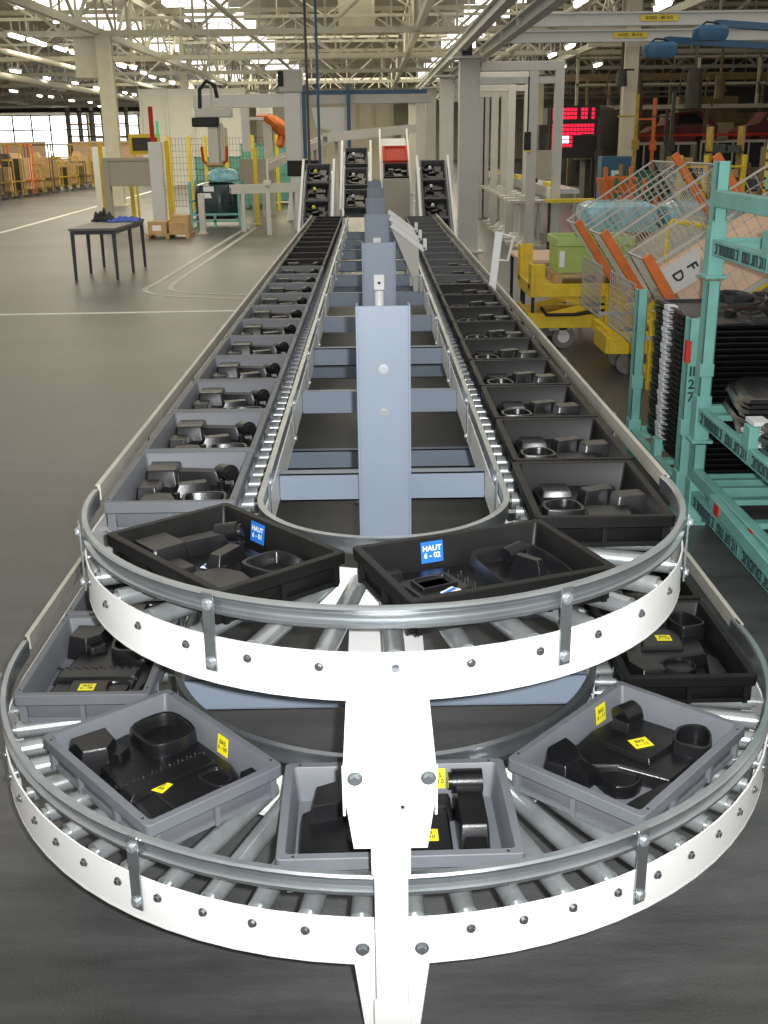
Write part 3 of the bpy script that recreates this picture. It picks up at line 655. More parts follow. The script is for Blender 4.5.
def rack(label, x, y0, y1, z0, H, wx=1.35, low_posts=None, bars=(), text='side'):
    t = thing('stacking_rack', label, 'rack', (x, y0, z0), 0, 'teal stacking racks')
    L = y1-y0; pw = .085
    for i, (px, py) in enumerate(((0, 0), (0, L-pw), (wx, 0), (wx, L-pw))):
        b = MB(); b.b2(px, py, .0, px+pw*.8, py+.012, H); b.b2(px, py, 0, px+.012, py+pw, H); b.b2(px+pw*.8-.01, py, 0, px+pw*.8, py+.05, H)
        b.b2(px-.006, py-.006, .0, px+pw*.8+.006, py+pw+.006, .26); b.b2(px-.02, py-.02, 0, px+pw+.01, py+pw+.02, .02)
        b.b2(px-.004, py-.004, H*.42, px+pw*.8+.004, py+pw*.6, H*.5)
        b.build('post', 'teal', t, bevel=.004)
    for px in (0, wx):
        b = MB(); b.b2(px+.004, pw, .12, px+.045, L-pw, .20); b.b2(px+.002, L*.42, .12, px+.05, L*.42+.09, .30); b.build('base_beam', 'teal', t, bevel=.003)
    for py in (.01, L-.055):
        b = MB(); b.b2(pw, py, .12, wx, py+.045, .20); b.build('end_beam', 'teal', t, bevel=.003)
    for f in (.14, .38, .62, .86): b = MB(); b.b2(.03, L*f-.03, .165, wx, L*f+.03, .195); b.build('deck_slat', 'teal', t)
    ya, yb = pw+.06, L-pw-.05
    for f0, f1, n in ((0, .36, 8), (.40, .66, 6), (.70, 1, 7)):
        b = MB(); stencil_marks(b, (.002, ya+(yb-ya)*f0, .16), (.002, ya+(yb-ya)*f1, .16), n, .05, (1, 0, 0)); b.build('stencil_lettering', 'stencil', t)
    for (za, zb) in bars:
        b = MB(); b.b2(-.004, pw, za, .05, L-pw, zb); o = b.build('gate_bar', 'teal', t, bevel=.004)
        r = MB(); r.b2(-.008, L*.30, za+.005, -.003, L*.30+.06, zb-.005); r.build('red_reflector', 'red', o)
    return t
tA = rack('teal stacking rack farther from camera, packed with a tall stack of black trays', 1.70, 5.82, 7.10, 0, 1.12)
lettering(['II', '2', '7'], .075, 'stencil', tA, (.034, -.008, .76), (R90, 0, 0))
q = MB(); q.b2(-.006, -.004, .88, .02, .04, 1.0); q.build('red_reflector', 'red', tA)
tB = rack('bottom teal stacking rack of the near stack, empty with red reflectors', 1.73, 4.18, 5.74, 0, .46, bars=((.26, .33),))
b = MB(); b.bar((-.03, .1, .27), (-.03, 1.0, .30), .04, .07); o = b.build('gate_bar', 'teal', tB, bevel=.004)
q = MB(); q.box((-.053, .86, .296), (.006, .07, .055)); q.build('red_reflector', 'red', o)
tC = rack('middle teal stacking rack of the near stack, holding a low pile of black panels', 1.73, 4.18, 5.74, .47, .87)
tD = rack('top teal stacking rack of the near stack with a red reflector on its gate', 1.73, 4.18, 5.74, 1.35, .58, bars=((.36, .44),))
b = MB(); b.bar((.10, .15, .47), (.12, 1.05, .50), .04, .08); o = b.build('gate_bar', 'teal', tD, bevel=.004)
q = MB(); q.box((.088, .86, .492), (.006, .08, .062)); q.build('red_reflector', 'red', o)
# trays in the far rack
def tray_mb(lx, ly, th):
    b = MB(); n = 7
    pts = []
    for i in range(n): pts.append((.02*((i % 2)), ly*i/(n-1)))
    for i in range(n): pts.append((lx-.03*((i % 2)), ly*(1-i/(n-1))))
    c = (lx/2, ly/2)
    r = lambda k, z: [(c[0]+(p[0]-c[0])*k, c[1]+(p[1]-c[1])*k, z) for p in pts]
    b.loft([r(.95, 0), r(.97, th*.45), r(1.0, th*.55), r(1.0, th*.8), r(.95, th*.8), r(.92, th*.35)])
    for i in range(3): b.prism(ngon(lx*(.2+.3*i), ly*.5, .10, 10), th*.2, th*1.0, .85, .003)
    return b
nT = 26
proto = None
for k in range(nT):
    lb = 'black moulded tray with white edge strip, %s from bottom of far rack stack' % ORD[k]
    if proto is None:
        proto = thing('moulded_tray', lb, 'tray', (1.80, 5.94, .20), 0, 'black trays stacked in the far rack')
        tray_mb(1.15, 1.02, .034).build('tray', 'trim', proto)
        q = MB(); q.b2(-.010, .68, .004, .05, .78, .030); s = q.build('edge_strip', 'foam', proto); s['label'] = 'white foam edge strip'
        for ya, yb, xx in ((.03, .28, -.006), (.34, .56, -.004), (.82, .98, -.004)): q = MB(); q.b2(xx, ya, .004, .05, yb, .022); q.build('rim_tab', 'bin_black', proto)
        z = .2
    else: dup(proto, (1.80+.004*((k*5) % 3), 5.94+.003*((k*7) % 4), .20+.0335*k), 0, lb)
for i, (x, y, z) in enumerate(((2.0, 6.05, 1.078), (2.25, 6.4, 1.078), (2.6, 6.15, 1.078), (2.1, 6.7, 1.078))):
    o = GP['B2']().build('trim_moulding', ['trim', 'trimg'], bevel=.003, loc=(x+.2, y, z-.008), rot=(0, 0, .4+i)); tag(o, 'glossy black moulding lying loose on the tray stack, %s' % ('nearest post', 'middle', 'farthest right', 'back left')[i], 'car part', 'mouldings on the tray stack')
# panels in the near rack
for col, (x, y, m, n, nm) in enumerate(((1.80, 5.08, 'trim', 7, 'inner'), (1.78, 4.68, 'trim', 5, 'outer'))):
    for k in range(n):
        t = thing('moulded_sheet', '%s black sheet from the bottom of the %s pile on the middle near rack' % (ORD[k], nm), 'panel', (x+.01*(k % 2), y, .668+.026*k), .06*((k % 3)-1), 'black panels on the near rack')
        b = MB(); L = .55 if col == 0 else .36; pts = [(0, 0), (.9, 0), (.96, .06), (.96, L-.08), (.88, L), (.10, L), (.04, L-.12), (-.02, .1)]
        b.prism(pts, 0, .022, .97, .004); b.pocket([(.1, .05), (.4, .05), (.45, L*.5), (.4, L-.06), (.12, L-.06)], .01, .024, .85, .01); b.build('panel', 'trim', t)
        if col == 1:
            q = MB(); q.b2(-.03, .16, .002, .05, .28, .021); s = q.build('edge_strip', 'foam', t); s['label'] = 'white foam edge strip'
b = MB(); b.prism(ngon(0, 0, .1, 16), 0, .05, .9); b.prism(ngon(.12, .05, .06, 12), 0, .04, .9)
tag(b.build('round_cap', 'black', loc=(2.02, 5.46, 1.545)), 'black round moulding sitting on the top near rack deck', 'car part')
b = MB(); b.box((0, 0, .045), (.12, .16, .09)); tag(b.build('foam_block', 'foam', loc=(2.18, 5.30, 1.545), bevel=.006), 'white foam block on the top near rack deck', 'block')

# ------------------------------------------------------------------ tilted wire cages, carts, crate
def cage(label, x, y, z, tilt, W_=1.25, Hh=.42, Dp=.85, sign=False):
    t = thing('wire_cage', label, 'cage', (x, y, z), 0, 'tilted wire cages'); t.rotation_euler = (0, -math.radians(tilt), 0)
    def face(n, o, du, dv, nu, nv):
        b = MB(); o, du, dv = Vector(o), Vector(du), Vector(dv)
        for i in range(nu+1): b.bar(o+du*i/nu, o+du*i/nu+dv, .005)
        for k in range(nv+1): b.bar(o+dv*k/nv, o+dv*k/nv+du, .005 if 0 < k < nv else .014)
        b.build(n, 'wire', t)
    face('mesh_panel', (0, 0, 0), (W_, 0, 0), (0, 0, -Hh), 18, 6); face('mesh_panel', (0, Dp, 0), (W_, 0, 0), (0, 0, -Hh), 18, 6)
    face('mesh_panel', (W_, 0, 0), (0, Dp, 0), (0, 0, -Hh), 12, 6); face('mesh_panel', (0, 0, 0), (0, Dp, 0), (0, 0, -Hh), 12, 6)
    for px in (0, W_):
        for py in (0,):
            b = MB(); b.box((px-.02 if px == 0 else px+.02, py, -Hh/2+.02), (.07, .05, Hh+.12)); b.build('corner_post', 'orange', t, bevel=.005)
    b = MB(); b.b2(0, 0, -Hh-.03, W_, Dp, -Hh); b.build('base', 'beige', t)
    if sign:
        b = MB(); b.b2(.05, .06, -Hh, W_-.04, Dp-.06, -Hh*.40); b.build('board_liner', 'peach', t)
        q = MB(); q.b2(.02, -.012, -.26, .30, -.006, -.06); s = q.build('sign_plate', 'pale', t); lettering(['D'], .105, 'ink', s, (.10, -.014, -.165), (R90, R90, 0)); lettering(['F'], .105, 'ink', s, (.215, -.014, -.155), (R90, R90, 0))
    return t
cage('nearest tilted wire cage with orange posts and a grey D F plate', 1.98, 7.75, 1.20, 32, 1.5, .52, .8, True)
cage('middle tilted wire cage with orange posts behind the one with a plate', 1.93, 9.0, 1.27, 34, 1.0, .56, .9)
cage('farthest tilted wire cage with orange posts above the yellow cart', 1.96, 10.35, 1.26, 34, 1.0, .62, .9)
# stands that carry the cages
for i, y in enumerate((7.75, 9.0, 10.35)):
    t = thing('tilt_stand', 'yellow tilting stand under the %s wire cage' % ('nearest', 'middle', 'farthest')[i], 'stand', (2.2, y, 0), 0, 'yellow tilt stands')
    for py in (.1, .55):
        b = MB(); b.bar((.15, py, 0), (.15, py, .62), .06); b.bar((.95, py, 0), (.95, py, 1.1), .06); b.bar((.1, py, .56), (1.05, py, 1.16), .05); b.bar((.15, py, .1), (.95, py, .1), .05); b.build('side_frame', 'yellow', t)
    if i < 2:
        b = MB(); g0, g1 = .50, 1.40
        for k in range(9): z = .55+.44*k/8; b.bar((-.22, g0, z), (-.22, g1, z), .012 if k in (0, 8) else .006)
        for k in range(13): yy = g0+(g1-g0)*k/12; b.bar((-.22, yy, .55), (-.22, yy, .99), .006)
        b.build('mesh_gate', 'wire', t)
        b = MB(); b.bar((-.22, .55, .58), (.16, .55, .58), .03); b.build('gate_arm', 'wire', t)
    b = MB(); b.bar((.15, .1, .1), (.15, .55, .1), .05); b.bar((.95, .1, .1), (.95, .55, .1), .05); b.build('tie_bar', 'yellow', t)
# bent yellow handle pipe
b = MB(); b.tube([(2.55, 9.6, .3), (2.55, 9.6, 1.30), (2.58, 9.6, 1.36), (2.85, 9.6, 1.32), (2.9, 9.6, 1.25), (2.9, 9.6, .3)], .02, 8)
tag(b.build('handle_pipe', 'yellow'), 'bent yellow pipe hoop rising between the tilted cages', 'hoop')
# yellow scissor cart
t = thing('lift_cart', 'yellow scissor lift cart carrying a pallet and a green crate', 'cart', (1.58, 11.0, 0))
b = MB(); b.b2(0, 0, .59, 1.35, .9, .64); b.b2(0, -.01, .53, 1.35, .02, .66); b.b2(-.01, 0, .53, .02, .9, .66); b.build('top_platform', 'yellow', t, bevel=.004)
for (px, py) in ((0, .87), (0, 0)):
    b = MB(); b.b2(px-.01, py, .6, px+.14, py+.025, .98 if py else .86); b.b2(px-.01, py-.10, .6, px+.015, py+.12, .98 if py else .86); b.build('corner_flange', 'yellow', t, bevel=.004)
b = MB(); b.b2(0, -.02, .24, 1.35, .9, .335); b.b2(0, -.03, .22, 1.35, 0, .37); b.b2(-.02, -.03, .22, .01, .9, .37); b.build('base_frame', 'yellow', t, bevel=.004)
for y in (.06, .80):
    b = MB(); b.bar((.15, y, .32), (1.15, y, .57), .03, .07); b.bar((1.15, y, .32), (.15, y, .57), .03, .07); b.build('scissor_arm', 'yellow', t)
b = MB(); b.tube([(.1, -.06, .44), (.16, -.06, .36), (.45, -.06, .36), (.75, -.06, .40)], .018, 8); b.build('pedal', 'black', t)
for (x, y) in ((.36, .08), (1.15, .08), (.36, .8), (1.15, .8)):
    b = MB(); b.cyl((x, y-.03, .115), (x, y+.03, .115), .115, n=24); w = b.build('wheel', 'rubber', t)
    b = MB(); b.cyl((x, y-.034, .115), (x, y+.034, .115), .06, n=18); b.build('hub', 'foam', w)
    b = MB(); b.b2(x-.05, y-.05, .14, x+.03, y-.035, .24); b.b2(x-.05, y+.035, .14, x+.03, y+.05, .24); b.b2(x-.16, y-.05, .19, x+.06, y+.05, .245); b.build('fork', 'pale', t)
for (x, y) in ((.03, .02), (.03, .86)):
    b = MB(); b.b2(x-.015, y, .37, x+.015, y+.03, .56); b.build('stop_leg', 'black', t)
def pallet(label, x, y, z, w, d, g=None):
    t = thing('wooden_pallet', label, 'pallet', (x, y, z), 0, g)
    b = MB()
    for k in range(5): b.b2(0, d*k/5, .085, w, d*k/5+d*.14, .105)
    b.build('top_boards', 'wood', t)
    for px in (0, w/2-.04, w-.08):
        b = MB(); b.b2(px, 0, .0, px+.08, d, .02)
        for k in range(3): b.b2(px, (d-.1)*k/2, .02, px+.08, (d-.1)*k/2+.1, .085)
        b.build('runner', 'wood', t)
pallet('wooden pallet under the green crate on the yellow cart', 1.83, 11.1, .642, .95, .75)
t = thing('plastic_crate', 'pale green plastic crate on the pallet of the yellow cart', 'crate', (1.86, 11.15, .75))
b = MB(); b.loft([rrect(.74, .56, .02, 0), rrect(.76, .58, .02, .26), rrect(.80, .62, .02, .27), rrect(.80, .62, .02, .345), rrect(.78, .60, .02, .35), rrect(.74, .56, .02, .345), rrect(.70, .52, .02, .01)])
for s in (-.3, -.1, .1, .3): b.box((s, -.287, .14), (.02, .03, .26))
b.build('body', 'green', t, loc=(.38, .28, 0))
b = MB(); b.b2(.02, -.024, .06, .07, -.018, .22); b.build('paper_tag', 'inkw', t)
t = thing('flat_cart', 'low yellow flat cart in front of the scissor cart', 'cart', (2.10, 9.66, 0))
b = MB(); b.b2(0, 0, .27, 1.1, .55, .31); b.b2(-.02, 0, .2, .03, .55, .36); b.b2(0, -.02, .2, 1.1, .02, .34); b.build('platform', 'yellow', t, bevel=.004)
b = MB(); b.bar((.1, .4, .3), (.02, .74, .36), .06, .09); b.build('draw_bar', 'yellow', t)
for (x, y) in ((.2, .46), (.2, .1), (.9, .1)):
    b = MB(); b.cyl((x, y-.03, .1), (x, y+.03, .1), .10, n=22); w = b.build('wheel', 'rubber', t); b = MB(); b.cyl((x, y-.033, .1), (x, y+.033, .1), .045, n=16); b.build('hub', 'galv', w)
t = thing('peach_bench', 'pale wooden board table behind the yellow cart', 'table', (1.66, 12.4, 0))
b = MB(); b.b2(0, 0, .72, .75, 1.2, .75); b.build('top', 'peach', t)
for (x, y) in ((.03, .03), (.69, .03), (.03, 1.14), (.69, 1.14)): b = MB(); b.b2(x, y, 0, x+.035, y+.035, .72); b.build('leg', 'black', t)

# ------------------------------------------------------------------ gantries and machines behind the loop
def post(name, m, label, x, y, z0, z1, w, d, cat='post', g=None, foot=True, cap=None):
    t = thing(name, label, cat, (x, y, 0), 0, g)
    b = MB(); b.b2(-w/2, -d/2, z0, w/2, d/2, z1); b.build('shaft', m, t, bevel=.004)
    if foot: b = MB(); b.b2(-w*.8, -d*.8, 0, w*.8, d*.8, .03); b.build('foot_plate', m, t)
    if cap: b = MB(); b.b2(-w*.9, -d*.9, z1, w*.9, d*.9, z1+.05); b.build('cap_plate', cap, t)
    return t
for i, (x, y, w) in enumerate(((1.80, 21.2, .37), (1.78, 27.2, .32), (1.70, 33, .30), (1.66, 39, .30), (1.62, 45, .30))):
    post('gantry_column', 'pale', 'pale square gantry column on the right of the loop, %s from the front' % ORD[i], x, y, 0, 3.42, w, w*.9, 'column', 'gantry columns', cap='pale')
for i, (x0, z, m) in enumerate(((1.62, 3.62, 'pale'), (2.02, 3.50, 'pale'))):
    b = MB(); b.b2(x0-.07, 9, z-.09, x0+.07, 48, z-.07); b.b2(x0-.012, 9, z-.07, x0+.012, 48, z+.07); b.b2(x0-.07, 9, z+.07, x0+.07, 48, z+.09)
    tag(b.build('crane_rail', m), 'long pale overhead rail above the gantry columns, %s of the pair' % ('left', 'right')[i], 'rail', 'overhead rails')
t = thing('control_box', 'black box fixed at the top of the nearest gantry column', 'box', (1.72, 20.7, 3.45)); b = MB(); b.b2(-.09, 0, 0, .09, .25, .36); b.build('case', 'black', t, bevel=.008); b = MB(); b.b2(-.14, .02, -.04, .14, .3, 0); b.build('shelf', 'pale', t)
for i in range(4):
    y = 21.0+3.2*i; xr = 3.42-.12*i
    t = thing('portal_frame', 'pale portal frame right of the gantry columns, %s from the front' % ORD[i], 'frame', (2.0, y, 0), 0, 'portal frames')
    b = MB(); b.b2(0, -.08, 3.2, xr-2.0+.08, .08, 3.36); b.b2(0, -.06, 2.98, xr-2.0, .06, 3.1); b.build('top_beam', 'pale', t, bevel=.006)
    for x in (.95, xr-2.0): b = MB(); b.b2(x-.08, -.08, 0, x+.08, .08, 3.2); b.build('upright', 'pale', t, bevel=.006)
for i, (y, z, x1, lab) in enumerate(((15.7, 3.54, 9.5, .45), (17.6, 3.49, 6.6, .50))):
    t = thing('crane_bridge', 'pale overhead crane bridge beam with yellow load plate, %s' % ('nearer', 'farther')[i], 'crane', (1.95, y, z), 0, 'crane bridges')
    b = MB(); b.b2(0, -.05, -.09, x1-1.95, .05, -.07); b.b2(0, -.012, -.07, x1-1.95, .012, .06); b.b2(0, -.05, .06, x1-1.95, .05, .08); b.build('beam', 'pale', t)
    q = MB(); q.b2(1.2+lab, -.03, -.035, 1.7+lab, -.022, .04); s_ = q.build('load_plate', 'yellow', t); lettering(['01002 - 80 KG'], .06, 'ink', s_, (1.45+lab, -.032, .003), (R90, 0, 0))
for i, (x, z) in enumerate(((3.52, 3.04), (4.12, 3.22))):
    t = thing('chain_hoist', 'dark blue hoist trolley under the crane beam, %s' % ('left and lower', 'right and higher')[i], 'hoist', (x, 14.2, z), 0, 'hoist trolleys')
    b = MB(); b.loft([rrect(.34, .2, .04, -.08), rrect(.40, .24, .05, -.03), rrect(.40, .24, .05, .05), rrect(.30, .18, .04, .09)]); b.build('body', 'bluep', t)
    b = MB(); b.tube([(-.12, 0, .08), (-.06, 0, .13), (.06, 0, .12), (.13, 0, .08)], .012); b.build('hook', 'black', t)
    b = MB(); b.bar((.1, .1, .12), (2.2, 1.3, .10), .10, .08); b.build('track', 'bluep', t)
t = thing('pendant_control', 'black pendant control hanging by its cable at the portal frames', 'control', (2.86, 20.93, 1.9)); b = MB(); b.cyl((0, 0, .25), (0, 0, 1.2), .015, n=8); b.build('cable', 'black', t); b = MB(); b.b2(-.06, -.04, -.06, .06, .04, .26); b.build('handset', 'black', t, bevel=.01); b = MB(); b.b2(-.03, -.045, -.1, .06, .04, -.06); b.build('hook', 'yellow', t)
# white pedestals and transfer bench on the right
for i in range(8):
    y = 21.7+1.0*i
    t = thing('pedestal_stand', 'white pedestal stand of the row behind the right lane, %s from the front' % ORD[i], 'stand', (3.05+.02*i, y, 0), 0, 'white pedestal stands')
    b = MB(); b.b2(-.09, -.09, .03, .09, .09, .86); b.b2(.14, -.05, .03, .2, .05, .86); b.build('column', 'pale', t, bevel=.008)
    b = MB(); b.b2(-.35, -.22, 0, .35, .22, .06); b.loft([rrect(.5, .3, .05, .06), rrect(.3, .24, .04, .16)]); b.build('foot', 'pale', t)
    b = MB(); b.b2(-.42, -.2, .86, .36, .2, .92); b.b2(-.2, -.1, .92, -.05, .1, 1.0); b.build('top_plate', 'pale', t, bevel=.006)
t = thing('transfer_bench', 'long pale transfer bench with yellow and black striped edge', 'bench', (3.45, 21.0, 0))
b = MB(); b.b2(-.05, 0, 1.06, .42, 22, 1.14); b.b2(-.08, 0, .98, -.04, 22, 1.16); b.build('top', 'galv', t)
for k in range(9):
    b = MB(); b.b2(-.06, .6+2.3*k, 1.16, .06, 1.4+2.3*k, 1.24); b.build('stop_block', ('yellow', 'black')[k % 2], t)
for k in range(6):
    for x in (0, .36): b = MB(); b.b2(x, .3+4*k, 0, x+.06, .36+4*k, 1.06); b.build('leg', 'pale', t)
b = MB(); b.b2(-.10, -.02, .96, .05, .6, 1.16); b.build('end_cover', 'white', t, bevel=.01)
t = thing('guard_screen', 'beige guard panel standing behind the transfer bench', 'panel', (3.98, 29.6, 0)); b = MB(); b.b2(0, 0, .9, .85, .05, 1.75); b.build('sheet', 'beige', t); b = MB(); b.b2(.05, .05, 0, .1, .1, 1.7); b.b2(.75, .05, 0, .8, .1, 1.7); b.build('stand', 'pale', t)
t = thing('yellow_beam_table', 'low yellow beam table at the end of the transfer bench', 'table', (3.2, 20.6, 0)); b = MB(); b.b2(0, 0, .92, .9, .25, .98); b.build('top', 'yellow', t)
for x in (.05, .8): b = MB(); b.b2(x, .1, 0, x+.05, .15, .92); b.build('leg', 'dark', t)
# far wall of machines in beige beyond the loop
b = MB(); b.b2(-6.2, 62, 1.2, 1.2, 62.15, 4.4)
for k in range(9): b.b2(-6.2+.9*k, 61.9, 1.2, -6.14+.9*k, 62, 4.4)
b.b2(-6.2, 61.9, 0, 1.2, 62.1, 1.2); tag(b.build('partition', 'beige'), 'beige ribbed partition far behind the loop', 'partition')
b = MB(); b.b2(-11.6, 58, 0, -6.3, 58.15, 4.6)
for k in range(5): b.b2(-11.6+1.3*k, 57.9, 0, -11.5+1.3*k, 58, 4.6)
tag(b.build('partition', 'pale'), 'tall white partition behind the fenced cell on the left', 'partition')
# left gantry robot
t = thing('gantry_robot', 'white gantry with heavy head block over the left cell', 'gantry', (-2.0, 31, 0))
b = MB(); b.b2(-.32, -.25, 1.55, .12, .25, 3.72); b.build('column', 'white', t, bevel=.02)
b = MB(); b.b2(-2.75, -.12, 2.92, -.2, .12, 3.26); b.b2(-1.50, -.1, 1.8, -1.30, .1, 2.95); b.b2(-1.45, -.06, 2.6, -.9, .06, 2.68); b.build('beam', 'white', t, bevel=.012)
b = MB(); b.b2(-.44, -.34, 3.28, .2, .34, 3.85); b.build('head_block', 'pale', t, bevel=.03)
b = MB(); b.b2(-.45, -.36, 3.42, -.3, -.33, 3.80); b.build('screen', 'black', t)
b = MB(); b.b2(-.30, -.24, 1.15, .55, .24, 1.56); b.build('drive_block', 'black', t, bevel=.02)
b = MB(); b.loft([rrect(.62, .7, .03, 0), rrect(.58, .66, .03, .05), rrect(.34, .4, .03, 1.15)]); b.build('pedestal', 'white', t, loc=(-.05, 0, 0))
b = MB(); b.b2(.2, -.1, 2.98, 3.6, .15, 3.22); b.build('cross_beam', 'pale', t, bevel=.01)
b = MB(); b.b2(.2, -.12, 3.22, 3.5, -.02, 3.32); b.build('cable_duct', 'bluep', t)
for xa, xb in ((.16, .26), (1.35, 1.45)): b = MB(); b.b2(xa, -.28, 1.6, xb, -.2, 3.45); b.build('conduit', 'bluep', t)
b = MB(); b.prism([(.4, 2.9), (1.3, 2.9), (1.3, 1.9), (1.1, 1.95), (.9, 2.3), (.5, 2.4)], -.1, .1, 1, .01)
o = b.build('side_plate', 'white', t); o.rotation_euler = (R90, 0, 0)
for x in (-1.62, -1.35):
    b = MB(); b.cyl((x, 29.5, 1.2), (x, 29.5, 7.9), .035, n=8); tag(b.build('drop_pipe', 'bluep' if x > -1.5 else 'leg'), '%s thin vertical pipe dropping from the roof over the loop' % ('blue' if x > -1.5 else 'grey'), 'pipe')
t = thing('robot_arm', 'orange-covered robot arm hanging under the white gantry', 'robot', (-2.75, 33, 0.42))
b = MB(); b.prism(ngon(0, 0, .24), 0, .45, .9); b.build('base', 'white', t, loc=(-.3, 0, 2.35))
b = MB(); b.loft([[(p[0]*k+dx, p[1]*k, z) for p in ngon(0, 0, .30, 12)] for k, dx, z in ((.5, -.35, 2.42), (1, -.25, 2.32), (1.05, -.05, 2.16), (1, .18, 1.98), (.8, .30, 1.80), (.3, .34, 1.74))], True); b.build('cover', 'orange', t)
b = MB(); b.bar((.2, 0, 1.9), (.1, -.2, 1.5), .16); b.build('wrist', 'orange', t)
b = MB(); b.b2(-.35, -.2, -.42, -.1, .2, 2.4); b.build('mast', 'pale', t)
def belt(name, label, p, q, w, m='pale', legs=True):
    p, q = Vector(p), Vector(q); t = thing(name, label, 'conveyor', (p.x, p.y, 0)); d = q-p; o0 = Vector((0, 0, p.z))
    b = MB(); b.bar(o0, o0+d, w*.8, .05); b.build('belt', 'rubber', t)
    n = Vector((-d.y, d.x, 0)).normalized()
    for s in (-1, 1): b = MB(); b.bar(o0+n*s*w/2, o0+d+n*s*w/2, .05, .20); b.build('side_rail', m, t)
    for f in (.15, .85):
        c = o0+d*f
        for s in (-1, 1): b = MB(); b.bar(Vector((c.x, c.y, 0))+n*s*w*.45, c+n*s*w*.45, .08); b.build('leg', m, t)
    return t
belt('belt_conveyor', 'pale inclined belt conveyor climbing right below the white gantry', (-3.55, 32, 1.15), (-1.2, 33.2, 2.15), .5)
belt('belt_conveyor', 'pale elevated belt conveyor running across the far end of the loop', (-1.1, 27, 2.12), (1.0, 27.6, 2.30), .5)
belt('belt_conveyor', 'low grey belt conveyor in front of the inclined belt on the left', (-3.4, 27, .98), (-1.6, 27.4, 1.0), .4)
b = MB(); b.b2(0, 0, 0, .10, .10, 1.15); b.b2(-.04, -.04, 1.1, .14, .3, 1.2); b.b2(.04, 0, 1.2, .09, .05, 1.7)
tag(b.build('pipe_stand', 'pale', loc=(-2.45, 25.8, 0)), 'white pipe stand on the floor left of the loop', 'stand')
# manipulator
t = thing('lifting_manipulator', 'grey lifting manipulator with black head hanging over the teal rack', 'manipulator', (-4.0, 29, 0))
b = MB(); b.b2(-.12, -.12, 1.54, .12, .12, 2.6); b.cyl((.2, 0, 1.6), (.2, 0, 2.5), .06); b.cyl((.3, .1, 1.65), (.3, .1, 2.4), .04); b.build('column', 'pale', t)
b = MB(); b.b2(-.5, -.2, 2.42, .15, .2, 2.64); b.build('head', 'black', t, bevel=.03); b = MB(); b.b2(-.4, -.18, 2.64, .5, .18, 2.85); b.build('carriage', 'pale', t, bevel=.02)
b = MB(); b.tube([(-.3, 0, 2.8), (-.28, 0, 3.3), (-.1, 0, 3.5), (.1, 0, 3.4), (.15, 0, 3.1)], .05); b.build('hose', 'black', t)
for s in (-1, 1): b = MB(); b.tube([(s*.15, 0, 1.5), (s*.3, 0, 1.6), (s*.32, 0, 1.95)], .035); b.build('handle', 'redp', t)
b = MB(); b.loft([rrect(.3, .3, .05, 1.45), rrect(.5, .4, .05, 1.50), rrect(.3, .3, .05, 1.56)]); b.build('gripper', 'card', t)
b = MB(); b.cyl((-.0, 0, 2.85), (0, 0, 7.3), .03, n=8); b.build('suspension_rod', 'pale', t)
# teal rack with film-wrapped load
t = thing('transport_rack', 'teal transport rack on the left holding a film-wrapped dark load', 'rack', (-4.62, 28.3, 0))
for (x, y) in ((0, 0), (1.22, 0), (0, 1.0), (1.22, 1.0)): b = MB(); b.b2(x, y, 0, x+.07, y+.07, 1.12); b.build('post', 'teal', t)
b = MB()
for z in (.14, .30): b.b2(.07, 0, z, 1.22, .05, z+.05); b.b2(.07, 1.02, z, 1.22, 1.07, z+.05); b.b2(0, .07, z, .05, 1.0, z+.05); b.b2(1.24, .07, z, 1.29, 1.0, z+.05)
b.b2(.6, 0, 0, .66, .05, .3); b.b2(.0, 0, .62, .04, 1.05, .66); b.build('rail', 'teal', t)
b = MB(); b.loft([[(p[0]*k+.66, p[1]*k*.8+.54, z) for p in ngon(0, 0, .62, 18)] for k, z in ((.8, .20), (.94, .25), (.98, .5), (.96, .85), (.88, 1.02), (.6, 1.08), (.2, 1.1))], True)
tag(b.build('wrapped_load', 'dfilm', loc=(-4.62, 28.3, 0)), 'dark load wrapped in glossy film inside the teal transport rack', 'load')
b = MB(); b.loft([[(p[0]*k, p[1]*k*.7+.1*math.sin(6*p[0]), z) for p in ngon(0, 0, .42, 16)] for k, z in ((.9, 1.07), (1, 1.12), (.95, 1.26), (.7, 1.36), (.3, 1.40))], True)
tag(b.build('plastic_film', 'film', loc=(-3.78, 28.8, 0.03)), 'light blue plastic film heaped over the wrapped load', 'film')
for i, z in enumerate((.78, .94)):
    b = MB(); b.box((0, 0, 0), (.26, .01, .12)); tag(b.build('paper_sheet', 'inkw', loc=(-4.12, 28.37, z), rot=(-.1, 0, .1)), '%s white paper sheet on the front of the wrapped load' % ('lower', 'upper')[i], 'paper')
post('bollard_post', 'pale', 'pale square post standing before the teal transport rack', -4.02, 26.4, 0, .92, .14, .14)
# cabinet gate frame left, with yellow guard posts
t = thing('light_gate', 'white two-post gate with beige cross panel left of the cardboard boxes', 'gate', (-5.68, 30, 0))
b = MB(); b.b2(-.17, -.14, 0, .17, .14, 2.08); b.build('right_post', 'white', t, bevel=.008)
b = MB(); b.b2(-2.85, 4.8, 0, -2.50, 5.1, 1.95); b.build('left_post', 'white', t, bevel=.008)
b = MB(); b.b2(-1.25, -.1, .98, -.17, .1, 1.68); b.b2(-1.3, -.14, 1.62, -.17, .14, 1.70); b.build('cross_panel', 'beige', t)
b = MB(); b.b2(-1.42, -.12, 0, -1.25, .12, 1.7); b.build('rear_post', 'beige', t)
b = MB(); b.cyl((-.06, 0, 2.08), (-.06, 0, 2.95), .06, n=10); b.build('signal_tube', 'redp', t)
b = MB(); b.b2(.06, -.03, 2.2, .12, .03, 2.6); b.build('signal_light', 'greenlit', t)
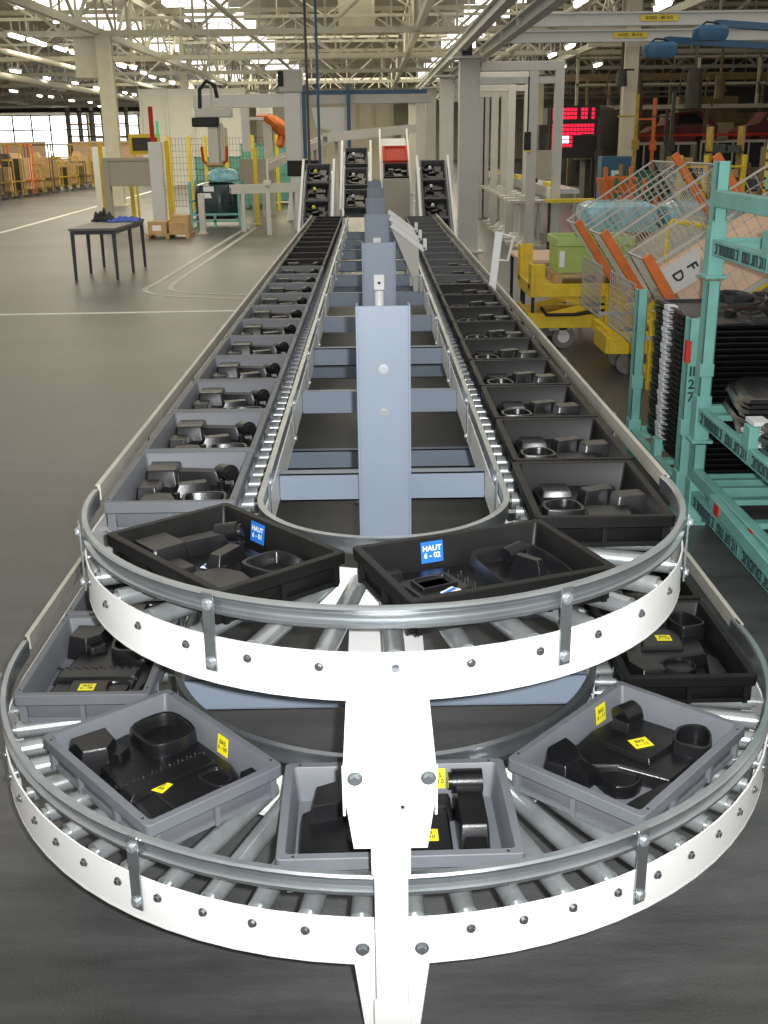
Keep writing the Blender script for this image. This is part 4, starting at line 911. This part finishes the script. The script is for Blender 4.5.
for i, (x, y, z1) in enumerate(((-5.36, 29.8, 2.1), (-7.25, 30.5, 2.1), (-6.6, 31, 1.0))):
    b = MB(); b.b2(-.05, -.05, 0, .05, .05, z1); b.b2(-.1, -.1, 0, .1, .1, .02)
    tag(b.build('guard_post', 'yellow', loc=(x, y, 0)), 'yellow guard post %s' % ('right beside the white gate post', 'on the left side of the white gate', 'short, inside the white gate')[i], 'post', 'yellow guard posts')
t = thing('display_cabinet', 'yellow-framed cabinet with lit panel above the gate cross panel', 'cabinet', (-6.9, 32.5, 0)); b = MB(); b.b2(0, 0, 1.75, .9, .06, 2.3); b.b2(.1, 0, 0, .16, .06, 1.75); b.build('frame', 'yellow', t); b = MB(); b.b2(.1, -.02, 1.85, .8, 0, 2.2); b.build('face', 'dark', t)
# safety fence
t = thing('safety_fence', 'tall dark mesh safety fence with yellow posts around the left cell', 'fence', (-6.3, 35.5, 0))
fx = [0, .62, 1.12, 1.78, 2.60, 3.35]
for x in fx: b = MB(); b.b2(x-.05, -.05, 0, x+.05, .05, 2.25); b.build('post', 'yellow', t)
for a, c in zip(fx[:-1], fx[1:]):
    b = MB()
    n = int((c-a)/.10)
    for k in range(n+1): x = a+(c-a)*k/n; b.b2(x-.004, -.004, .12, x+.004, .004, 2.2)
    for k in range(12): z = .15+2.02*k/11; b.b2(a, -.004, z-.004, c, .004, z+.004)
    b.build('mesh_panel', 'dark', t)
for i, (x, y, w, z1) in enumerate(((-6.0, 38.5, 1.5, 1.6), (-4.3, 38.8, 1.6, 1.9), (-4.2, 36.5, .9, 2.0))):
    t = thing('folding_container', 'teal folding container stored behind the safety fence, %s' % ('left', 'middle', 'right')[i], 'container', (x, y, 0), 0, 'teal containers behind the fence')
    b = MB(); b.b2(0, 0, .1, w, 1.0, z1)
    for k in range(5): b.b2(w*k/5, -.03, .1, w*k/5+.05, 0, z1); b.b2(0, -.03, .1+(z1-.15)*k/4, w, 0, .15+(z1-.15)*k/4)
    b.build('body', 'teal', t); b = MB(); b.b2(0, 0, 0, .1, .1, .1); b.b2(w-.1, 0, 0, w, .1, .1); b.build('foot', 'teal', t)
t = thing('beige_screen', 'beige sheet screen before the inclined belt, under the orange arm', 'screen', (-3.55, 30.4, 0)); b = MB(); b.b2(0, 0, .9, .75, .04, 1.62); b.build('sheet', 'beige', t); b = MB(); b.b2(.3, .0, 0, .38, .05, .9); b.build('stand', 'pale', t)
post('guard_post', 'yellow', 'yellow guard post under the inclined belt conveyor', -3.0, 29.2, 0, 1.9, .1, .1, 'post', 'yellow guard posts')
# cardboard boxes on pallets
pallet('wooden pallet under the cardboard boxes by the white gate', -5.15, 25.2, 0, 1.0, .8)
for i, (x, y, z, w, d, h) in enumerate(((-5.1, 25.3, .107, .42, .5, .26), (-4.62, 25.25, .107, .44, .55, .24), (-4.55, 25.4, .349, .36, .4, .14))):
    t = thing('cardboard_box', 'cardboard box on the pallet, %s' % ('left with white label', 'right', 'small one on top')[i], 'box', (x, y, z), 0, 'cardboard boxes')
    b = MB(); b.b2(0, 0, 0, w, d, h); b.build('carton', 'card', t, bevel=.004); b = MB(); b.b2(.0, d*.46, h, w, d*.54, h+.002); b.build('tape', 'wood', t)
    if i == 0: b = MB(); b.b2(.1, -.003, .06, .3, 0, .18); b.build('paper_label', 'inkw', t)
# work table with garments
t = thing('work_table', 'grey work table with dark round legs on the left floor', 'table', (-4.4, 18.45, 0))
C4 = [(-.36, -1.02), (.36, -.98), (.42, 1.04), (-.36, 1.0)]
b = MB(); b.loft([[(p[0], p[1], z) for p in C4] for z in (.765, .80)]); b.build('tabletop', 'tabletop', t, bevel=.004)
b = MB()
for p, q in zip(C4, C4[1:]+C4[:1]): b.bar((p[0]*.93, p[1]*.95, .735), (q[0]*.93, q[1]*.95, .735), .03, .06)
b.build('apron', 'leg', t)
for (x, y) in ((-.32, -.95), (.32, -.92), (-.32, 0), (.37, .02), (-.32, .93), (.38, .96)):
    b = MB(); b.cyl((x, y, .765), (x*1.02, y*1.01, 0), .034, .024, n=12); b.build('leg', 'leg', t)
def cloth(name, m, label, x, y, lx, ly, h, sd):
    r = random.Random(sd); n = 22; b = MB(); vs = []; fs = []
    ph = [r.uniform(0, 6) for _ in range(6)]
    for i in range(n+1):
        for j in range(n+1):
            u, v = i/n*2-1, j/n*2-1; rr = max(abs(u), abs(v))
            z = h*(1-rr**3)*(.6+.25*math.sin(5*u+ph[0])*math.sin(4*v+ph[1])+.2*math.sin(9*u+7*v+ph[2]))
            vs.append((u*lx/2*(1+.1*math.sin(3*v+ph[3])), v*ly/2*(1+.1*math.sin(4*u+ph[4])), max(.004, z)))
    for i in range(n):
        for j in range(n): k = i*(n+1)+j; fs.append((k, k+n+1, k+n+2, k+1))
    b.add(vs, fs, True); o = b.build(name, m, loc=(x, y, .803)); so = o.modifiers.new('thick', 'SOLIDIFY'); so.thickness = .004; so.offset = 1
    return tag(o, label, 'clothing')
cloth('folded_jacket', 'blue', 'crumpled blue jacket lying on the grey work table', -4.22, 19.05, .5, .62, .09, 3)
cloth('bundled_bag', 'black', 'black bag bundled on the work table behind the blue jacket', -4.62, 19.15, .3, .4, .22, 5)
b = MB(); b.tube([(-.1, 0, 0), (.12, 0, .5), (.3, 0, .95)], .03); b.tube([(.0, .5, 0), (.12, .5, .5), (.3, .5, .95)], .03); b.tube([(.12, 0, .5), (.12, .5, .5)], .025)
tag(b.build('tube_trestle', 'leg', loc=(-6.9, 18.4, 0), rot=(0, 0, PI)), 'dark tube trestle cut by the left edge of the picture', 'trestle')
# trolley yard on the far left
rnd = random.Random(11)
for i in range(18):
    x = (-15.4+.07*i) if i < 12 else (-17.2+.1*(i-12)); y = (43.6+1.16*i) if i < 12 else 45+2.1*(i-12)
    lb = '%s from the camera in the %s' % (ORD[i if i < 12 else i-12], 'far left row' if i < 12 else 'second far left row'); t = thing('yard_trolley', 'tube-framed yellow or orange trolley, '+lb, 'trolley', (x, y, 0), .12, 'trolleys on the far left')
    h = rnd.choice((1.3, 1.55, 1.75, 2.1)); w = 1.0; mm = rnd.choice(('yold', 'yold', 'orange', 'brown'))
    for (px, py) in ((0, 0), (w, 0), (0, .75), (w, .75)): b = MB(); b.b2(px, py, .1, px+.05, py+.05, h); b.build('post', mm, t)
    b = MB(); b.b2(0, 0, .22, w, .8, .3); b.build('deck', 'brown', t)
    b = MB()
    for z in (.62, h-.1):
        b = MB(); b.b2(0, 0, z, w, .06, z+.06); b.b2(0, .75, z, w, .8, z+.06); b.b2(0, 0, z, .05, .8, z+.06); b.b2(w, 0, z, w+.05, .8, z+.06)
        b.build('rail', mm, t)
    for px in (.1, w-.1): b = MB(); b.cyl((px, .1, .1), (px, .16, .1), .10, n=12); b.build('wheel', 'rubber', t)
    bm = rnd.choice(('dark', 'peach', 'brown', 'leg', 'card'))
    b = MB(); b.b2(.08, .08, 0, w-.04, .72, h*.58); b.prism(quad(.38, .4, .45, .5), h*.58, h*.58+.2)
    tag(b.build('load_carton', bm, loc=(x, y, .305), rot=(0, 0, .12)), 'load on the trolley '+lb, 'load', 'loads on the far left trolleys')
for i, (x, y, w) in enumerate(((-31, 84, 7), (-23, 88, 5.5))):
    b = MB(); b.b2(0, 0, 0, w, .2, 2.2); b.b2(0, -.1, 2.1, w, .3, 2.25); tag(b.build('board_wall', 'peach', loc=(x, y, 0)), 'pale board wall below the far windows, %s' % ('left', 'right')[i], 'partition', 'board walls')
t = thing('storage_shelving', 'tall brown shelving between the far left windows', 'shelving', (-26.0, 98, 0))
for k in range(6): b = MB(); b.b2(k*1.0, 0, 0, k*1.0+.1, 1.2, 5.0); b.build('upright', 'brown', t)
for k in range(5): b = MB(); b.b2(0, 0, .6+k, 5.1, 1.2, .7+k); b.build('shelf', 'orange' if k == 3 else 'brown', t)
b = MB(); b.b2(-8, 0, 0, 12, .3, .40); tag(b.build('dark_screen', 'dark', loc=(-30, 112, 5.0)), 'dark hanging screen above the far left windows', 'screen')
# ventilation ducts
b = MB(); b.loft([rrect(.95, 1.0, .03, 4.15), rrect(.95, 1.0, .03, 5.5)]); b.b2(-.5, -.5, 5.5, .5, .5, 5.6); tag(b.build('ventilation_duct', 'cream', loc=(-9.4, 39.6, 0)), 'boxy pale duct beside the big left column', 'duct')
b = MB(); b.b2(-.7, -.7, 6.2, .7, .7, 7.8); b.b2(-.8, -.8, 6.1, .8, .8, 6.2); tag(b.build('ventilation_duct', 'beige', loc=(-.5, 46, 0)), 'square beige duct hanging from the roof over the loop', 'duct')
for i, (x, z, r) in enumerate(((-13, 5.2, .10), (-16.5, 5.0, .14), (-4.5, 5.9, .08), (6, 5.6, .12))):
    b = MB(); b.cyl((x, 26, z), (x, 112, z), r, n=10); tag(b.build('overhead_pipe', 'cream'), 'long pale pipe under the roof, %s counted from the left' % ORD[(1, 0, 2, 3)[i]], 'pipe', 'overhead pipes')

# ------------------------------------------------------------------ dark production line on the right
t = thing('led_board', 'red lit indicator board among the machines on the right', 'board', (6.48, 38.0, 0))
b = MB(); b.b2(-.55, .05, 1.4, 1.1, .12, 3.05); b.b2(-.45, .05, 0, -.35, .12, 1.4); b.b2(.9, .05, 0, 1.0, .12, 1.4); b.build('frame', 'black', t)
b2_ = MB()
for r in range(12):
    b = MB()
    for c in range(12):
        z = 2.98-.125*r; x = -.47+.118*c
        if r in (3,): continue
        if r < 3 and c in (7, 10): continue
        if r > 6 and c > 5: continue
        if r > 9 and c > 1: continue
        (b2_ if (r in (7, 8) and c in (1, 2, 3, 4)) else b).b2(x, .03, z-.10, x+.098, .05, z)
    if b.v: b.build('lit_row', 'redlit', t)
b2_.build('bright_cells', 'hotlit', t)
t = thing('work_platform', 'raised steel platform with pale railing over the right production line', 'platform', (11, 44, 0))
b = MB(); b.b2(-3.5, 0, 3.05, 14, 3, 3.2); b.build('deck', 'beige', t)
for k in range(7): b = MB(); b.b2(-3.4+2.6*k, 0, 0, -3.25+2.6*k, .15, 3.05); b.build('leg', 'brown', t)
for k in range(8): b = MB(); b.b2(-3.2+2.3*k, 0, 3.2, -3.1+2.3*k, .08, 4.9); b.build('rail_post', 'cream' if k in (2, 4, 5) else 'beige', t)
for z in (3.9, 4.85): b = MB(); b.b2(-3.2, 0, z, 13.5, .06, z+.08); b.build('handrail', 'beige', t)
for i, x in enumerate((7.8, 11.2, 15.0, 19)):
    t = thing('car_body', 'dark red car body shell hanging on the right line, %s from the left' % ORD[i], 'car body', (x, 46.5, 1.65), 0, 'car bodies on the right line')
    L = 2.9; side = [(0, .1), (0, .55), (.35, .78), (.75, .85), (1.15, 1.30), (2.1, 1.36), (2.75, .95), (2.9, .8), (2.9, .1), (2.5, .1), (2.4, .34), (2.1, .4), (1.85, .1), (.95, .1), (.85, .34), (.6, .4), (.35, .1)]
    b = MB(); n = len(side); b.add([(p[0], 0, p[1]) for p in side]+[(p[0], 1.5, p[1]) for p in side], [tuple(range(n)), tuple(range(2*n-1, n-1, -1))]+[(k, n+k, n+(k+1) % n, (k+1) % n) for k in range(n)]); b.build('shell', 'dred', t)
    b = MB(); b.prism([(1.25, .86), (2.2, .86), (2.35, .92), (2.0, 1.26), (1.3, 1.22)], 0, .03, .98, .005); o = b.build('side_window', 'black', t); o.rotation_euler = (R90, 0, 0); o.location = (0, -.005, 0)
    for hx in (1.0, 1.9): b = MB(); b.b2(hx, .7, 1.3, hx+.1, .8, 2.6); b.build('hanger', 'brown', t)
b = MB(); b.b2(6.5, 45.5, 4.25, 26, 45.8, 4.4); b.b2(6.5, 48, 4.25, 26, 48.3, 4.4); tag(b.build('overhead_track', 'brown'), 'brown overhead conveyor track above the red car bodies', 'track')
for i, (x, y, w, h, m) in enumerate(((8.9, 42.5, 3.2, 1.25, 'pale'), (12.4, 42.8, 3.0, 1.3, 'pale'), (15.8, 42.5, 4.0, 1.2, 'pale'))):
    t = thing('line_barrier', 'pale barrier with dark openings along the right line, %s from the left' % ORD[i], 'barrier', (x, y, 0), 0, 'barriers on the right line')
    b = MB(); b.b2(0, 0, .1, w, .12, .75); b.b2(0, 0, h+.5, w, .1, h+.6); b.build('board', m, t)
    b = MB(); b.b2(.05, .12, .75, w, .16, h+.5); b.build('opening', 'black', t)
    for k in range(6): b = MB(); b.b2(w*k/5-.03, -.02, 0, w*k/5+.03, 0, h+.6); b.build('post', 'wire', t)
b = MB(); b.b2(0, 0, 0, 12, .1, .08); tag(b.build('red_stripe_beam', 'redp', loc=(8.5, 42.0, 2.05)), 'thin red beam running below the car bodies', 'beam')
for i, x in enumerate((8.2, 9.3, 10.6, 12.2, 13.2, 14.9, 16.4, 17.5)):
    h = .5+.35*((i*3) % 4)
    b = MB(); b.cyl((0, 0, -.9), (0, 0, 0), .05, n=8); b.prism(ngon(0, 0, .2+.05*(i % 3), 10), -h-.9, -.9, .8); b.bar((-.4, 0, -.9), (.4, 0, -.9), .06); b.tube([(-.4, 0, -.9), (-.5, 0, -1.6), (-.2, 0, -2.0)], .03, 6)
    tag(b.build('hanging_tool', 'brown' if i % 2 else 'dark', loc=(x, (37.9, 40.4)[i % 2], 5.02)), 'dark tool assembly hanging from the roof rails on the right, %s from the left' % ORD[i], 'tool', 'tools hanging on the right')
b = MB(); b.b2(7.5, 37.8, 5.0, 24, 38.0, 5.15); b.b2(7.5, 40.3, 5.0, 24, 40.5, 5.15); tag(b.build('tool_rail', 'cream'), 'pale roof rails carrying the hanging tools on the right', 'rail')
for i, (x, y, z, L, h, m) in enumerate(((7.4, 50.5, 0, 5.6, 2.6, 'dark'), (13.2, 50.5, 0, 6, 3.0, 'brown'), (19.5, 50.5, 0, 6, 2.8, 'dark'))):
    t = thing('machine_block', 'dark machine housing behind the right line, %s from the left' % ORD[i], 'machine', (x, y, z), 0, 'machine housings')
    b = MB(); b.b2(0, 0, 0, L, 2, h); b.b2(.4, .3, h, L*.5, 1.6, h+.7); b.build('housing', m, t)
    for k in range(4): b = MB(); b.b2(.3+k*L/4, -.05, .6, .3+k*L/4+L/6, 0, h-.4); b.build('door_panel', ('leg', 'black', 'beige', 'brown')[(k+i) % 4], t)
t = thing('dome_guard', 'dark rounded machine hood on the right beside the red board', 'hood', (8.0, 40.3, 0)); b = MB(); b.loft([[(p[0]*k, p[1]*k, z) for p in ngon(0, 0, .85, 18)] for k, z in ((1, 1.3), (1.02, 2.2), (.9, 2.7), (.6, 3.0), (.2, 3.1))], True); b.build('hood', 'dark', t); b = MB(); b.b2(-.5, -.5, 0, .5, .5, 1.3); b.build('pedestal', 'dark', t)
t = thing('yellow_grid_rack', 'yellow lattice rack standing at the right edge behind the teal racks', 'rack', (7.15, 20.5, 0))
b = MB()
for k in range(9): b.b2(.15*k, 0, .8, .15*k+.04, .05, 1.95)
for k in range(8): b.b2(0, .0, .8+.16*k, 1.25, .05, .84+.16*k)
b.build('lattice', 'yellow', t)
for x in (0, 1.2): b = MB(); b.b2(x, 0, 0, x+.08, .08, .8); b.build('leg', 'yellow', t)
b = MB(); b.b2(.05, .1, .85, 1.2, .5, 1.85); b.build('backing', 'brown', t)
for i, (x, y, z, w) in enumerate(((3.25, 14.9, .95, .95), (4.3, 14.7, .95, 1.0))):
    t = thing('wrapped_stack', 'pale blue film-wrapped stack behind the tilted cages, %s' % ('left', 'right')[i], 'load', (x, y, z), 0, 'film-wrapped stacks')
    b = MB(); b.loft([rrect(w*.95, .8, .06, 0), rrect(w, .85, .06, .12), rrect(w*.98, .82, .06, .24), rrect(w*.7, .6, .06, .30)]); b.build('wrap', 'film', t)
    b = MB(); b.b2(-w/2, -.4, -.08, w/2, .4, 0); b.build('tray', 'teal', t)
    for s in (-.4, .35): b = MB(); b.b2(s, -.35, -.95, s+.06, .35, -.08); b.build('leg', 'orange', t)
for i, (x, y, m, h) in enumerate(((4.55, 22, 'orange', 1.5), (3.95, 17.6, 'orange', 1.15), (5.2, 24, 'dgreen', 1.3), (5.9, 24, 'dgreen', 1.3), (6.0, 22, 'yellow', 1.7), (6.75, 22, 'yellow', 1.7), (4.7, 19.5, 'dgreen', 1.0))):
    b = MB(); b.bar((0, 0, 0), (0, 0, h), .07); b.bar((.5, 0, 0), (.5, 0, h), .07)
    for k in range(5): b.bar((0, 0, h*(k+.8)/5.5), (.5, 0, h*(k+.8)/5.5), .04)
    b.bar((0, .5, 0), (0, 0, h*.9), .05); b.bar((.5, .5, 0), (.5, 0, h*.9), .05)
    tag(b.build('ladder_frame', m, loc=(x, y, 0)), '%s ladder-like frame behind the cages on the right, %s' % ({'orange': 'orange', 'dgreen': 'dark green', 'yellow': 'yellow'}[m], ('by the bench end', 'behind the crate', 'left of the green pair', 'right of the green pair', 'left yellow', 'right yellow', 'low near the crate')[i]), 'frame', 'ladder frames')
t = thing('blue_cabinet', 'blue control cabinet by the thin right column', 'cabinet', (6.9, 34, 0)); b = MB(); b.b2(0, 0, .1, .9, .6, 1.5); b.build('body', 'bluep', t, bevel=.01); b = MB(); b.b2(.3, -.02, .8, .6, 0, 1.1); b.build('notice', 'inkw', t); b = MB(); b.b2(.05, .05, 0, .85, .55, .1); b.build('plinth', 'dark', t)
t = thing('orange_bin', 'orange container behind the wrapped stacks near the right column', 'container', (5.75, 26, 0)); b = MB(); b.loft([rrect(.8, .8, .05, .6), rrect(1.0, 1.0, .05, 1.15), rrect(.9, .9, .05, 1.15), rrect(.7, .7, .05, .65)]); b.build('tub', 'orange', t); b = MB(); b.b2(-.4, -.4, 0, .4, .4, .6); b.build('base', 'dark', t)

rnd = random.Random(21)
for i in range(22):
    x = 7.6+.62*i+rnd.uniform(-.2, .2); y = 34+rnd.uniform(0, 5); h = rnd.uniform(1.4, 3.4); m = rnd.choice(('brown', 'yold', 'wire', 'dark', 'brown', 'orange', 'bluep'))
    b = MB(); b.b2(-.05, -.05, 0, .05, .05, h); b.b2(-.12, -.12, 0, .12, .12, .03); b.bar((0, 0, h*.8), (rnd.choice((-.6, .6)), 0, h*.8), .05); b.b2(-.12, -.06, h*.5, .12, -.04, h*.5+.3)
    tag(b.build('line_post', m, loc=(x, y, 0)), 'thin equipment post with side arm before the right line, %s from the left' % ORD[i], 'post', 'equipment posts on the right line')
for i in range(10):
    x = 7.2+1.25*i; z = 1.0+.5*(i % 3)
    t = thing('parts_bin_rack', 'low dark parts rack beside the right line, %s from the left' % ORD[i], 'rack', (x, 32.5+.3*(i % 2), 0), 0, 'parts racks on the right line')
    for px in (0, .9): b = MB(); b.b2(px, 0, 0, px+.06, .5, z+.3); b.build('side_frame', ('brown', 'dark', 'yold')[i % 3], t)
    for k in range(3): b = MB(); b.b2(0, 0, .25+k*z/3, .96, .5, .29+k*z/3); b.b2(.08, .02, .29+k*z/3, .42, .45, .29+k*z/3+.2); b.b2(.5, .02, .29+k*z/3, .86, .45, .29+k*z/3+.17); b.build('shelf', ('leg', 'brown', 'dgreen', 'card')[(i+k) % 4], t)
